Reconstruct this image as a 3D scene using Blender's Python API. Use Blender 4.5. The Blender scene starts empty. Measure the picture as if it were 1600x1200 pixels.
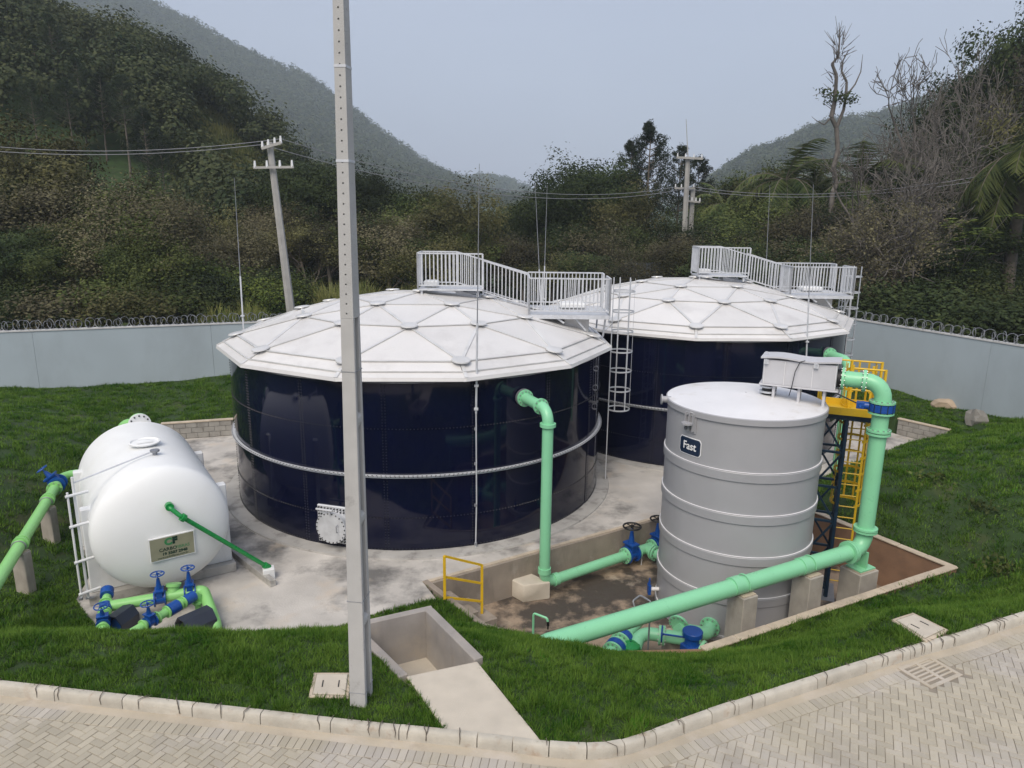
import bpy, bmesh, math, random
import numpy as np
from mathutils import Vector, Matrix
scene = bpy.context.scene
col = scene.collection
random.seed(5)
rng = np.random.default_rng(11)
rad = math.radians
PI = math.pi

# ---------------------------------------------------------------- camera
CAM_F, PITCH, ROLL, CAM_H = 1130.0, rad(13.335), rad(0.662), 8.365
FW = np.array([0, math.cos(PITCH), -math.sin(PITCH)])
_rt = np.array([1.0, 0, 0]); _up = np.cross(_rt, FW)
RT = _rt*math.cos(ROLL) + _up*math.sin(ROLL)
UP = -_rt*math.sin(ROLL) + _up*math.cos(ROLL)
CP = np.array([0, 0, CAM_H])
cd = bpy.data.cameras.new('camera'); cam = bpy.data.objects.new('camera', cd); col.objects.link(cam)
cd.sensor_width = 36; cd.lens = CAM_F/1600*36; cd.clip_start = 0.1; cd.clip_end = 3000
cam.matrix_world = Matrix(((RT[0], UP[0], -FW[0], 0), (RT[1], UP[1], -FW[1], 0), (RT[2], UP[2], -FW[2], CAM_H), (0, 0, 0, 1)))
scene.camera = cam

# ---------------------------------------------------------------- overcast sky, weak soft sun, exposure
SUN_EL, SUN_AZ = rad(50), rad(198)      # azimuth clockwise from +y
w = bpy.data.worlds.new('World'); scene.world = w; w.use_nodes = True
nt = w.node_tree; nt.nodes.clear()
sky = nt.nodes.new('ShaderNodeTexSky'); sky.sky_type = 'NISHITA'; sky.sun_disc = False
sky.sun_elevation = SUN_EL; sky.sun_rotation = SUN_AZ; sky.air_density = 1.5; sky.dust_density = 4
tc = nt.nodes.new('ShaderNodeTexCoord')
cn = nt.nodes.new('ShaderNodeTexNoise'); cn.inputs['Scale'].default_value = 1.6; cn.inputs['Detail'].default_value = 4
mpn = nt.nodes.new('ShaderNodeMapping'); mpn.inputs['Scale'].default_value = (1, 1, 2.5)
nt.links.new(tc.outputs['Generated'], mpn.inputs[0]); nt.links.new(mpn.outputs[0], cn.inputs['Vector'])
cr = nt.nodes.new('ShaderNodeValToRGB')
cr.color_ramp.elements[0].position = 0.3; cr.color_ramp.elements[0].color = (2.45, 2.72, 3.62, 1)
cr.color_ramp.elements[1].position = 0.7; cr.color_ramp.elements[1].color = (2.85, 3.12, 4.0, 1)
mx = nt.nodes.new('ShaderNodeMix'); mx.data_type = 'RGBA'; mx.inputs[0].default_value = 0.88
nt.links.new(cn.outputs['Fac'], cr.inputs[0])
nt.links.new(sky.outputs[0], mx.inputs[6]); nt.links.new(cr.outputs[0], mx.inputs[7])
bg = nt.nodes.new('ShaderNodeBackground'); bg.inputs[1].default_value = 0.10
nt.links.new(mx.outputs[2], bg.inputs[0])
wo = nt.nodes.new('ShaderNodeOutputWorld'); nt.links.new(bg.outputs[0], wo.inputs[0])
sl = bpy.data.lights.new('sun', 'SUN'); sl.energy = 1.5; sl.angle = rad(38); sl.color = (1, 0.91, 0.78)
so = bpy.data.objects.new('sun', sl); col.objects.link(so)
sdir = Vector((math.sin(SUN_AZ)*math.cos(SUN_EL), math.cos(SUN_AZ)*math.cos(SUN_EL), math.sin(SUN_EL)))
so.rotation_euler = sdir.to_track_quat('Z', 'Y').to_euler(); so.location = (-10, -20, 60)
scene.view_settings.view_transform = 'Standard'; scene.view_settings.look = 'None'
scene.view_settings.exposure = 0.95; scene.view_settings.gamma = 1.0; scene.view_settings.use_curve_mapping = False
scene.render.engine = 'CYCLES'
scene.cycles.max_bounces = 6; scene.cycles.diffuse_bounces = 3; scene.cycles.glossy_bounces = 3
scene.cycles.transmission_bounces = 4; scene.cycles.volume_bounces = 2; scene.cycles.transparent_max_bounces = 4
scene.cycles.use_denoising = True
try: scene.cycles.denoiser = 'OPENIMAGEDENOISE'
except Exception: pass
scene.cycles.volume_step_rate = 4; scene.cycles.volume_max_steps = 64

# ---------------------------------------------------------------- survey helpers (where a sight line meets a level or a distance)
def sight(u, v): return FW + RT*(u-800)/CAM_F - UP*(v-600)/CAM_F
def at_z(u, v, z):
    d = sight(u, v); return CP + d*((z-CAM_H)/d[2])
def at_y(u, v, y):
    d = sight(u, v); return CP + d*(y/d[1])
def proj(x, y, z):
    q0, q1, q2 = x-CP[0], y-CP[1], z-CP[2]
    wd = q0*FW[0]+q1*FW[1]+q2*FW[2]
    return 800+CAM_F*(q0*RT[0]+q1*RT[1]+q2*RT[2])/wd, 600-CAM_F*(q0*UP[0]+q1*UP[1]+q2*UP[2])/wd, wd
def smooth(t, a, b):
    t = np.clip((t-a)/(b-a), 0, 1); return t*t*(3-2*t)

# ---------------------------------------------------------------- materials
def lin(r, g, b):
    f = lambda c: (c/255/12.92) if c/255 <= 0.04045 else ((c/255+0.055)/1.055)**2.4
    return (f(r), f(g), f(b))
def M(name, base, rough=0.6, metal=0.0, var=0.1, scale=3.0, bump=0.0, bscale=60, stain=None, stain2=None, rand=0.0, spec=0.5, coat=0.0, detail=6, tint=None):
    m = bpy.data.materials.new(name); m.use_nodes = True
    n = m.node_tree; N = n.nodes; L = n.links
    bs = N['Principled BSDF']
    geo = N.new('ShaderNodeNewGeometry')
    pos = geo.outputs['Position']
    def noise(sc, det=6, ro=0.6, stretch=None):
        t = N.new('ShaderNodeTexNoise'); t.inputs['Scale'].default_value = sc; t.inputs['Detail'].default_value = det; t.inputs['Roughness'].default_value = ro
        if stretch:
            mp = N.new('ShaderNodeMapping'); mp.inputs['Scale'].default_value = stretch; L.new(pos, mp.inputs[0]); L.new(mp.outputs[0], t.inputs['Vector'])
        else: L.new(pos, t.inputs['Vector'])
        return t.outputs['Fac']
    def mixc(fac, a, b, mode='MIX'):
        x = N.new('ShaderNodeMix'); x.data_type = 'RGBA'; x.blend_type = mode
        if isinstance(fac, float): x.inputs[0].default_value = fac
        else: L.new(fac, x.inputs[0])
        for s, q in ((6, a), (7, b)):
            if isinstance(q, tuple): x.inputs[s].default_value = (*q[:3], 1)
            else: L.new(q, x.inputs[s])
        return x.outputs[2]
    def remap(s, a, b, c, d):
        x = N.new('ShaderNodeMapRange'); x.inputs[1].default_value = a; x.inputs[2].default_value = b; x.inputs[3].default_value = c; x.inputs[4].default_value = d
        L.new(s, x.inputs[0]); return x.outputs[0]
    c = mixc(remap(noise(scale, detail), 0.3, 0.7, 0, 1), tuple(q*(1-var) for q in base), tuple(min(1, q*(1+var)) for q in base))
    for st in (stain, stain2):
        if st:
            scol, ssc, lo, hi, amt = st[:5]
            c = mixc(remap(noise(ssc, 8, 0.65, st[5] if len(st) > 5 else None), lo, hi, 0, amt), c, scol)
    if tint:    # colour patches of another hue
        c = mixc(remap(noise(tint[1], 3), 0.45, 0.65, 0, tint[2]), c, tint[0])
    if rand:
        oi = N.new('ShaderNodeObjectInfo')
        ad = N.new('ShaderNodeMath'); ad.operation = 'ADD'; L.new(oi.outputs['Random'], ad.inputs[0]); L.new(geo.outputs['Random Per Island'], ad.inputs[1])
        fr = N.new('ShaderNodeMath'); fr.operation = 'FRACT'; L.new(ad.outputs[0], fr.inputs[0])
        k = remap(fr.outputs[0], 0, 1, 1-rand, 1+rand)
        v = N.new('ShaderNodeVectorMath'); v.operation = 'SCALE'; L.new(c, v.inputs[0]); L.new(k, v.inputs[3]); c = v.outputs[0]
    L.new(c, bs.inputs['Base Color'])
    bs.inputs['Metallic'].default_value = metal
    L.new(remap(noise(scale*4, 4), 0.3, 0.7, max(0.02, rough*0.8), min(1, rough*1.15)), bs.inputs['Roughness'])
    bs.inputs['Specular IOR Level'].default_value = spec
    bs.inputs['Coat Weight'].default_value = coat
    if bump:
        b = N.new('ShaderNodeBump'); b.inputs['Strength'].default_value = bump; b.inputs['Distance'].default_value = 0.02
        L.new(noise(bscale, 8, 0.7), b.inputs['Height']); L.new(b.outputs[0], bs.inputs['Normal'])
    return m
def leafmat(name, c1, c2, c3=None, obj=0.5, trans=0.25, nsc=0.35):
    m = bpy.data.materials.new(name); m.use_nodes = True
    n = m.node_tree; N = n.nodes; L = n.links; N.clear()
    geo = N.new('ShaderNodeNewGeometry'); oi = N.new('ShaderNodeObjectInfo')
    r = N.new('ShaderNodeValToRGB'); e = r.color_ramp.elements
    e[0].color = (*c1, 1); e[1].color = (*c2, 1)
    if c3: q = e.new(0.9); q.color = (*c3, 1); e[1].position = 0.75 if e[1].color[0] == c2[0] else 1
    no = N.new('ShaderNodeTexNoise'); no.inputs['Scale'].default_value = nsc; no.inputs['Detail'].default_value = 3; L.new(geo.outputs['Position'], no.inputs['Vector'])
    ad = N.new('ShaderNodeMath'); ad.operation = 'MULTIPLY_ADD'; L.new(no.outputs['Fac'], ad.inputs[0]); ad.inputs[1].default_value = 1.5; ad.inputs[2].default_value = -0.45
    a2 = N.new('ShaderNodeMath'); a2.operation = 'MULTIPLY_ADD'; L.new(geo.outputs['Random Per Island'], a2.inputs[0]); a2.inputs[1].default_value = 0.6; L.new(ad.outputs[0], a2.inputs[2])
    a3 = N.new('ShaderNodeMath'); a3.operation = 'ADD'; L.new(a2.outputs[0], a3.inputs[0]); a3.inputs[1].default_value = -0.12
    L.new(a3.outputs[0], r.inputs[0])
    mr = N.new('ShaderNodeMapRange'); L.new(oi.outputs['Random'], mr.inputs[0]); mr.inputs[3].default_value = 1-obj; mr.inputs[4].default_value = 1+obj
    v = N.new('ShaderNodeVectorMath'); v.operation = 'SCALE'; L.new(r.outputs[0], v.inputs[0]); L.new(mr.outputs[0], v.inputs[3])
    d = N.new('ShaderNodeBsdfPrincipled'); d.inputs['Roughness'].default_value = 0.65; d.inputs['Specular IOR Level'].default_value = 0.10; L.new(v.outputs[0], d.inputs['Base Color'])
    t = N.new('ShaderNodeBsdfTranslucent'); L.new(v.outputs[0], t.inputs[0])
    x = N.new('ShaderNodeMixShader'); x.inputs[0].default_value = trans; L.new(d.outputs[0], x.inputs[1]); L.new(t.outputs[0], x.inputs[2])
    o = N.new('ShaderNodeOutputMaterial'); L.new(x.outputs[0], o.inputs[0])
    return m

MAT = {}
MAT['concrete'] = M('concrete', (0.40, 0.385, 0.36), 0.85, var=0.18, scale=1.2, bump=0.35, bscale=30, stain=((0.17, 0.16, 0.15), 2.2, 0.52, 0.68, 0.75))
MAT['pad'] = M('pad_concrete', (0.50, 0.47, 0.43), 0.85, var=0.2, scale=0.8, bump=0.5, bscale=22, stain=((0.10, 0.098, 0.095), 0.36, 0.48, 0.60, 0.85), stain2=((0.55, 0.46, 0.36), 0.9, 0.55, 0.7, 0.6), detail=9)
MAT['path'] = M('path_concrete', (0.53, 0.475, 0.39), 0.9, var=0.1, scale=2.5, bump=0.3, bscale=70, stain=((0.36, 0.32, 0.28), 1.1, 0.55, 0.75, 0.6))
MAT['well'] = M('well_concrete', (0.33, 0.30, 0.27), 0.85, var=0.2, scale=1.6, bump=0.2, bscale=25, stain=((0.42, 0.35, 0.27), 1.8, 0.5, 0.7, 0.6), stain2=((0.20, 0.18, 0.165), 2.5, 0.55, 0.75, 0.6, (1, 1, 0.25)))
MAT['pitwall'] = M('pit_wall_concrete', (0.29, 0.245, 0.20), 0.85, var=0.2, scale=1.4, bump=0.25, bscale=25, stain=((0.15, 0.125, 0.105), 1.7, 0.5, 0.72, 0.65, (1, 1, 0.3)), stain2=((0.40, 0.36, 0.31), 3, 0.58, 0.7, 0.5))
MAT['coping'] = M('pit_coping', (0.50, 0.42, 0.32), 0.9, var=0.15, scale=3, bump=0.3, stain=((0.3, 0.25, 0.2), 2.5, 0.5, 0.7, 0.5))
MAT['brickwall'] = M('pit_brick', (0.27, 0.16, 0.10), 0.9, var=0.2, scale=2, bump=0.3, stain=((0.16, 0.10, 0.07), 1.8, 0.5, 0.7, 0.5), rand=0.05)
MAT['pitfloor'] = M('pit_floor', (0.33, 0.25, 0.18), 0.6, var=0.25, scale=1.0, bump=0.3, bscale=20, stain=((0.045, 0.038, 0.033), 0.65, 0.46, 0.56, 0.92), stain2=((0.46, 0.38, 0.29), 0.8, 0.57, 0.68, 0.8), detail=9)
MAT['kerb'] = M('kerb_concrete', (0.48, 0.445, 0.375), 0.88, var=0.14, scale=4, bump=0.5, bscale=45, stain=((0.40, 0.26, 0.16), 3.0, 0.56, 0.72, 0.6), stain2=((0.20, 0.17, 0.14), 6, 0.6, 0.75, 0.5), rand=0.07)
MAT['pier'] = M('pier_concrete', (0.37, 0.34, 0.295), 0.88, var=0.18, scale=2.2, bump=0.3, bscale=35, stain=((0.21, 0.18, 0.15), 2.2, 0.5, 0.72, 0.6, (1, 1, 0.3)), stain2=((0.46, 0.43, 0.385), 1.5, 0.55, 0.7, 0.5))
MAT['gutter'] = M('gutter_concrete', (0.44, 0.385, 0.30), 0.9, var=0.12, scale=1.5, bump=0.25, bscale=50, stain=((0.52, 0.47, 0.41), 1.0, 0.5, 0.65, 0.7), stain2=((0.27, 0.22, 0.18), 2.5, 0.58, 0.75, 0.6))
MAT['paver'] = M('paver_concrete', (0.41, 0.368, 0.285), 0.85, var=0.1, scale=0.9, bump=0.35, bscale=90, stain=((0.46, 0.425, 0.385), 0.5, 0.48, 0.62, 0.7), stain2=((0.27, 0.24, 0.205), 0.8, 0.54, 0.72, 0.55), rand=0.10)
MAT['bed'] = M('paver_bed', (0.26, 0.225, 0.175), 0.95, var=0.2, scale=3, bump=0.2)
MAT['soil'] = M('soil_grass', (0.020, 0.045, 0.007), 0.95, var=0.35, scale=1.5, bump=0.3, bscale=12, stain=((0.10, 0.085, 0.04), 0.8, 0.55, 0.75, 0.6))
MAT['hillsoil'] = M('hill_ground', (0.035, 0.048, 0.018), 0.95, var=0.4, scale=0.3, tint=((0.10, 0.085, 0.045), 0.08, 0.7))
MAT['navy'] = M('navy_enamel', (0.002, 0.0035, 0.020), 0.07, var=0.2, scale=0.6, spec=0.42, stain=((0.004, 0.005, 0.014), 0.5, 0.5, 0.7, 0.5))
MAT['bolt'] = M('bolt_black', (0.008, 0.008, 0.009), 0.45)
MAT['boltgrey'] = M('bolt_steel', (0.35, 0.35, 0.36), 0.4, 0.7)
MAT['roof'] = M('roof_aluminium', (0.69, 0.675, 0.655), 0.42, 0.1, var=0.05, scale=0.7, stain=((0.45, 0.43, 0.41), 0.6, 0.52, 0.72, 0.55), rand=0.05)
MAT['batten'] = M('roof_batten', (0.66, 0.655, 0.64), 0.35, 0.25, var=0.12, scale=2)
MAT['seam'] = M('roof_gasket', (0.16, 0.155, 0.15), 0.7)
MAT['galv'] = M('galvanised_steel', (0.60, 0.615, 0.64), 0.5, 0.25, var=0.12, scale=5)
MAT['galvdark'] = M('galvanised_dull', (0.27, 0.28, 0.30), 0.55, 0.5, var=0.12, scale=5)
MAT['white'] = M('white_gelcoat', (0.80, 0.81, 0.80), 0.5, var=0.025, scale=0.8, spec=0.3, stain=((0.68, 0.66, 0.58), 0.9, 0.55, 0.8, 0.3))
MAT['whitewall'] = M('saddle_white', (0.72, 0.73, 0.73), 0.6, var=0.05, scale=2, stain=((0.45, 0.44, 0.41), 1.6, 0.55, 0.75, 0.45, (1, 1, 0.3)))
MAT['whiteprint'] = M('white_paint', (0.85, 0.85, 0.85), 0.5)
MAT['grp'] = M('grey_fibreglass', (0.355, 0.355, 0.37), 0.38, var=0.05, scale=0.9, stain=((0.28, 0.28, 0.29), 0.8, 0.5, 0.75, 0.5, (1, 1, 0.2)))
MAT['grptop'] = M('pale_fibreglass', (0.72, 0.715, 0.72), 0.4, var=0.06, scale=1.0, stain=((0.42, 0.37, 0.29), 1.3, 0.56, 0.74, 0.55))
MAT['grplight'] = M('fibreglass_box', (0.52, 0.52, 0.54), 0.45, var=0.05, scale=2, stain=((0.4, 0.39, 0.38), 2, 0.55, 0.75, 0.4))
MAT['mint'] = M('mint_paint', (0.24, 0.60, 0.345), 0.33, var=0.04, scale=1.5, stain=((0.21, 0.47, 0.29), 1.5, 0.6, 0.8, 0.4))
MAT['lime'] = M('light_green_paint', (0.26, 0.58, 0.19), 0.35, var=0.05, scale=1.5)
MAT['green'] = M('green_plastic', (0.012, 0.25, 0.055), 0.3, var=0.05, scale=2)
MAT['blue'] = M('blue_valve_paint', (0.006, 0.065, 0.30), 0.35, var=0.1, scale=4)
MAT['navyblue'] = M('dark_blue_steel', (0.007, 0.026, 0.052), 0.45, var=0.2, scale=3)
MAT['cover'] = M('pump_cover_steel', (0.022, 0.028, 0.045), 0.45, var=0.15, scale=3)
MAT['yellow'] = M('yellow_paint', (0.66, 0.42, 0.018), 0.42, var=0.08, scale=3, stain=((0.4, 0.24, 0.03), 4, 0.6, 0.75, 0.4))
MAT['black'] = M('black_rubber', (0.012, 0.012, 0.013), 0.6)
MAT['wall'] = M('wall_render', (0.36, 0.42, 0.455), 0.9, var=0.05, scale=0.5, bump=0.15, bscale=60, stain=((0.28, 0.32, 0.345), 0.45, 0.5, 0.7, 0.55, (1, 1, 0.5)))
MAT['wallcap'] = M('wall_coping', (0.50, 0.50, 0.49), 0.9, var=0.1, scale=3)
MAT['block'] = M('concrete_block', (0.33, 0.315, 0.29), 0.9, var=0.15, scale=3, bump=0.4, stain=((0.15, 0.13, 0.11), 2, 0.5, 0.7, 0.6), rand=0.1)
MAT['pole'] = M('pole_concrete', (0.43, 0.425, 0.41), 0.85, var=0.08, scale=3, bump=0.2, bscale=60, stain=((0.30, 0.29, 0.275), 2.2, 0.55, 0.75, 0.5, (1, 1, 0.3)), stain2=((0.24, 0.23, 0.22), 5, 0.62, 0.72, 0.5))
MAT['farpole'] = M('old_pole_concrete', (0.37, 0.36, 0.335), 0.9, var=0.15, scale=2)
MAT['wire'] = M('wire', (0.30, 0.30, 0.31), 0.5, 0.4)
MAT['sheet'] = M('fence_sheet', (0.115, 0.135, 0.155), 0.6, 0.2, var=0.15, scale=0.7, rand=0.12)
MAT['plate'] = M('nameplate_beige', (0.28, 0.275, 0.185), 0.5, var=0.05, scale=6)
MAT['signnavy'] = M('sign_navy', (0.006, 0.018, 0.05), 0.4)
MAT['txtgreen'] = M('print_green', (0.04, 0.22, 0.08), 0.5)
MAT['txtdark'] = M('print_dark_green', (0.006, 0.035, 0.02), 0.5)
MAT['rock'] = M('rock', (0.42, 0.33, 0.24), 0.9, var=0.2, scale=3, bump=0.5)
MAT['rockgrey'] = M('rock_grey', (0.22, 0.21, 0.19), 0.9, var=0.2, scale=3, bump=0.5)
MAT['bark'] = M('bark', (0.12, 0.10, 0.078), 0.95, var=0.3, scale=4, rand=0.2)
MAT['barkpale'] = M('bark_pale', (0.125, 0.112, 0.098), 0.95, var=0.3, scale=3, rand=0.2)
MAT['lawn'] = leafmat('lawn_blades', (0.015, 0.078, 0.003), (0.058, 0.225, 0.010), (0.17, 0.275, 0.045), 0, 0.35, 1.3)
MAT['leafdark'] = leafmat('leaf_dark', (0.013, 0.026, 0.011), (0.036, 0.060, 0.022), (0.065, 0.085, 0.03))
MAT['leafmid'] = leafmat('leaf_mid', (0.020, 0.042, 0.013), (0.068, 0.105, 0.032), (0.14, 0.16, 0.05))
MAT['leafolive'] = leafmat('leaf_olive', (0.032, 0.038, 0.016), (0.105, 0.108, 0.045), (0.18, 0.17, 0.07))
MAT['leafbrown'] = leafmat('leaf_brown', (0.050, 0.043, 0.031), (0.145, 0.124, 0.090), (0.20, 0.185, 0.10))
MAT['leafbright'] = leafmat('leaf_bright', (0.030, 0.065, 0.014), (0.10, 0.17, 0.035), (0.22, 0.26, 0.06))
MAT['needle'] = leafmat('needle', (0.009, 0.018, 0.011), (0.024, 0.040, 0.022), (0.045, 0.06, 0.03))
MAT['leaffar'] = leafmat('leaf_far', (0.018, 0.036, 0.016), (0.058, 0.092, 0.038), (0.115, 0.125, 0.055), 0, 0.25, 0.11)
MAT['tallgrass'] = leafmat('tall_grass', (0.06, 0.10, 0.02), (0.17, 0.23, 0.055), (0.31, 0.29, 0.11))

# ---------------------------------------------------------------- mesh builder
ORG = {}
def norm(a):
    a = np.asarray(a, float); return a/max(1e-9, np.linalg.norm(a))
def basis(d):
    d = norm(d); h = np.array([0, 0, 1.0]) if abs(d[2]) < 0.95 else np.array([1.0, 0, 0])
    a = norm(np.cross(h, d)); return a, np.cross(d, a), d
def rotz(t): c, s = math.cos(t), math.sin(t); return np.array([[c, -s, 0], [s, c, 0], [0, 0, 1.0]])
class MB:
    def __init__(s): s.v = []; s.f = []
    def add(s, vs, fs):
        o = len(s.v); s.v.extend([tuple(map(float, p)) for p in vs]); s.f.extend([tuple(o+i for i in f) for f in fs]); return s
    def box(s, c, size, R=None):
        c = np.asarray(c, float); h = np.asarray(size, float)/2
        P = [np.array([x, y, z])*h for z in (-1, 1) for y in (-1, 1) for x in (-1, 1)]
        if R is not None: P = [R@p for p in P]
        return s.add([c+p for p in P], [(0, 2, 3, 1), (4, 5, 7, 6), (0, 1, 5, 4), (2, 6, 7, 3), (0, 4, 6, 2), (1, 3, 7, 5)])
    def beam(s, p0, p1, wd, ht=None):
        p0 = np.asarray(p0, float); p1 = np.asarray(p1, float); ht = ht or wd
        a, b, d = basis(p1-p0); L = np.linalg.norm(p1-p0)
        return s.box((p0+p1)/2, (wd, ht, L), np.array([a, b, d]).T)
    def cyl(s, p0, p1, r, r1=None, n=10, caps=True):
        p0 = np.asarray(p0, float); p1 = np.asarray(p1, float); r1 = r if r1 is None else r1
        a, b, d = basis(p1-p0); vs = []; fs = []
        for p, q in ((p0, r), (p1, r1)):
            for i in range(n): t = 2*PI*i/n; vs.append(p+(a*math.cos(t)+b*math.sin(t))*q)
        for i in range(n): j = (i+1) % n; fs.append((i, j, n+j, n+i))
        if caps: fs.append(tuple(range(n-1, -1, -1))); fs.append(tuple(range(n, 2*n)))
        return s.add(vs, fs)
    def tube(s, pts, r, n=8, closed=False, caps=True):
        pts = [np.asarray(p, float) for p in pts]; m = len(pts)
        rs = r if hasattr(r, '__len__') else [r]*m
        T = []
        for i in range(m):
            p = pts[(i-1) % m] if (closed or i > 0) else pts[i]; q = pts[(i+1) % m] if (closed or i < m-1) else pts[i]
            T.append(norm(q-p))
        a, b, _ = basis(T[0]); vs = []; fs = []
        for i in range(m):
            a = norm(a - T[i]*np.dot(a, T[i])); b = np.cross(T[i], a)
            for k in range(n): t = 2*PI*k/n; vs.append(pts[i]+(a*math.cos(t)+b*math.sin(t))*rs[i])
        for i in range(m if closed else m-1):
            for k in range(n):
                j = (k+1) % n; i2 = (i+1) % m
                fs.append((i*n+k, i*n+j, i2*n+j, i2*n+k))
        if caps and not closed: fs.append(tuple(range(n-1, -1, -1))); fs.append(tuple(range((m-1)*n, m*n)))
        return s.add(vs, fs)
    def lathe(s, prof, n=48, o=(0, 0, 0), ax=(0, 0, 1), close=False):
        a, b, d = basis(ax); o = np.asarray(o, float); vs = []; fs = []; m = len(prof)
        for r, z in prof:
            for i in range(n): t = 2*PI*i/n; vs.append(o+d*z+(a*math.cos(t)+b*math.sin(t))*max(r, 1e-4))
        for k in range(m if close else m-1):
            k2 = (k+1) % m
            for i in range(n): j = (i+1) % n; fs.append((k*n+i, k*n+j, k2*n+j, k2*n+i))
        return s.add(vs, fs)
    def prism(s, poly, z0, z1):
        n = len(poly); z0 = [z0]*n if not hasattr(z0, '__len__') else z0; z1 = [z1]*n if not hasattr(z1, '__len__') else z1
        vs = [(p[0], p[1], z0[i]) for i, p in enumerate(poly)]+[(p[0], p[1], z1[i]) for i, p in enumerate(poly)]
        fs = [tuple(range(n-1, -1, -1)), tuple(range(n, 2*n))]+[(i, (i+1) % n, n+(i+1) % n, n+i) for i in range(n)]
        return s.add(vs, fs)
    def build(s, name, mat, parent=None, sharp=35, bevel=0.0, org=None):
        o3 = ORG.get(parent.name, np.zeros(3)) if parent is not None else np.zeros(3)
        if org is not None: o3 = np.asarray(org, float)
        V = np.array(s.v, float)-o3
        me = bpy.data.meshes.new(name); me.from_pydata(V.tolist(), [], s.f)
        bm = bmesh.new(); bm.from_mesh(me); bmesh.ops.recalc_face_normals(bm, faces=bm.faces)
        if bevel: bmesh.ops.bevel(bm, geom=[e for e in bm.edges if e.calc_face_angle(0) > 0.6], offset=bevel, segments=1, affect='EDGES', clamp_overlap=True)
        bm.to_mesh(me); bm.free()
        if sharp: me.shade_smooth(); me.set_sharp_from_angle(angle=rad(sharp))
        me.materials.append(MAT[mat] if isinstance(mat, str) else mat)
        ob = bpy.data.objects.new(name, me); col.objects.link(ob)
        if parent is not None:
            ob.parent = parent; ORG[ob.name] = o3
        elif org is not None:
            ob.location = tuple(o3); ORG[ob.name] = o3
        return ob
def tag(o, label=None, cat=None, group=None, kind=None):
    if label: o['label'] = label
    if cat: o['category'] = cat
    if group: o['group'] = group
    if kind: o['kind'] = kind
    return o
def thing(name, label, cat, loc=(0, 0, 0), group=None):
    o = bpy.data.objects.new(name, None); o.empty_display_size = 0.2; col.objects.link(o); o.location = tuple(map(float, loc)); ORG[o.name] = np.asarray(loc, float)
    return tag(o, label, cat, group)
def inst(name, me, parent, mtx):
    o = bpy.data.objects.new(name, me); col.objects.link(o); o.parent = parent; o.matrix_local = mtx; return o
def copy_tree(o, parent=None):
    c = o.copy(); col.objects.link(c); c.parent = parent
    for ch in o.children: copy_tree(ch, c)
    return c
def fastmesh(name, V, F, mat, parent=None, smoothf=False):
    """V (n,3), F (m,3|4) numpy arrays, one mesh object"""
    me = bpy.data.meshes.new(name); V = np.asarray(V, np.float32); F = np.asarray(F, np.int32); k = F.shape[1]
    me.vertices.add(len(V)); me.vertices.foreach_set('co', V.ravel())
    me.loops.add(F.size); me.loops.foreach_set('vertex_index', F.ravel())
    me.polygons.add(len(F)); me.polygons.foreach_set('loop_start', np.arange(0, F.size, k, dtype=np.int32)); me.polygons.foreach_set('loop_total', np.full(len(F), k, np.int32))
    me.update(calc_edges=True); me.validate()
    if smoothf: me.shade_smooth()
    me.materials.append(MAT[mat] if isinstance(mat, str) else mat)
    ob = bpy.data.objects.new(name, me); col.objects.link(ob)
    if parent is not None: ob.parent = parent
    return ob
def fillet(pts, rb, seg=7):
    pts = [np.asarray(p, float) for p in pts]; out = [pts[0]]
    for i in range(1, len(pts)-1):
        a, p, b = pts[i-1], pts[i], pts[i+1]; da = norm(a-p); db = norm(b-p)
        ang = math.acos(max(-1, min(1, float(np.dot(da, db))))); 
        if ang > 3.0: out.append(p); continue
        t = min(rb/math.tan(ang/2), 0.48*np.linalg.norm(a-p), 0.48*np.linalg.norm(b-p)); r2 = t*math.tan(ang/2)
        cdir = norm(da+db); c = p+cdir*(r2/math.sin(ang/2))
        s = p+da*t; e = p+db*t; v0 = s-c; v1 = e-c; om = PI-ang
        for k in range(seg+1):
            f = k/seg; out.append(c+(v0*math.sin((1-f)*om)+v1*math.sin(f*om))/math.sin(om))
    out.append(pts[-1]); return out
def flange(parent, p, d, r, mat, th=0.05, k=1.5, bolts=10, name='flange', boltmat='boltgrey'):
    d = norm(d); p = np.asarray(p, float); a, b, _ = basis(d)
    m = MB().cyl(p-d*th/2, p+d*th/2, r*k, n=24)
    fo = m.build(name, mat, parent, bevel=0)
    if bolts:
        q = MB()
        for i in range(bolts):
            t = 2*PI*i/bolts; c = p+(a*math.cos(t)+b*math.sin(t))*r*(1+k)/2; q.cyl(c-d*(th/2+0.018), c+d*(th/2+0.018), 0.014+0.03*r, n=6)
        tag(q.build('bolts', boltmat, fo), kind='stuff')
    return fo
def pipe(parent, pts, r, mat, rb=None, n=20, name='pipe'):
    return MB().tube(fillet(pts, rb or r*2.2), r, n).build(name, mat, parent, sharp=40)
def handwheel(parent, c, ax, r, mat, name='handwheel'):
    a, b, d = basis(ax); c = np.asarray(c, float); m = MB()
    m.tube([c+(a*math.cos(t)+b*math.sin(t))*r for t in np.linspace(0, 2*PI, 20, endpoint=False)], r*0.11, 6, closed=True)
    for i in range(5): t = 2*PI*i/5; m.cyl(c, c+(a*math.cos(t)+b*math.sin(t))*r, r*0.07, n=5)
    m.cyl(c-d*r*0.15, c+d*r*0.2, r*0.18, n=8)
    return m.build(name, mat, parent)
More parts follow.
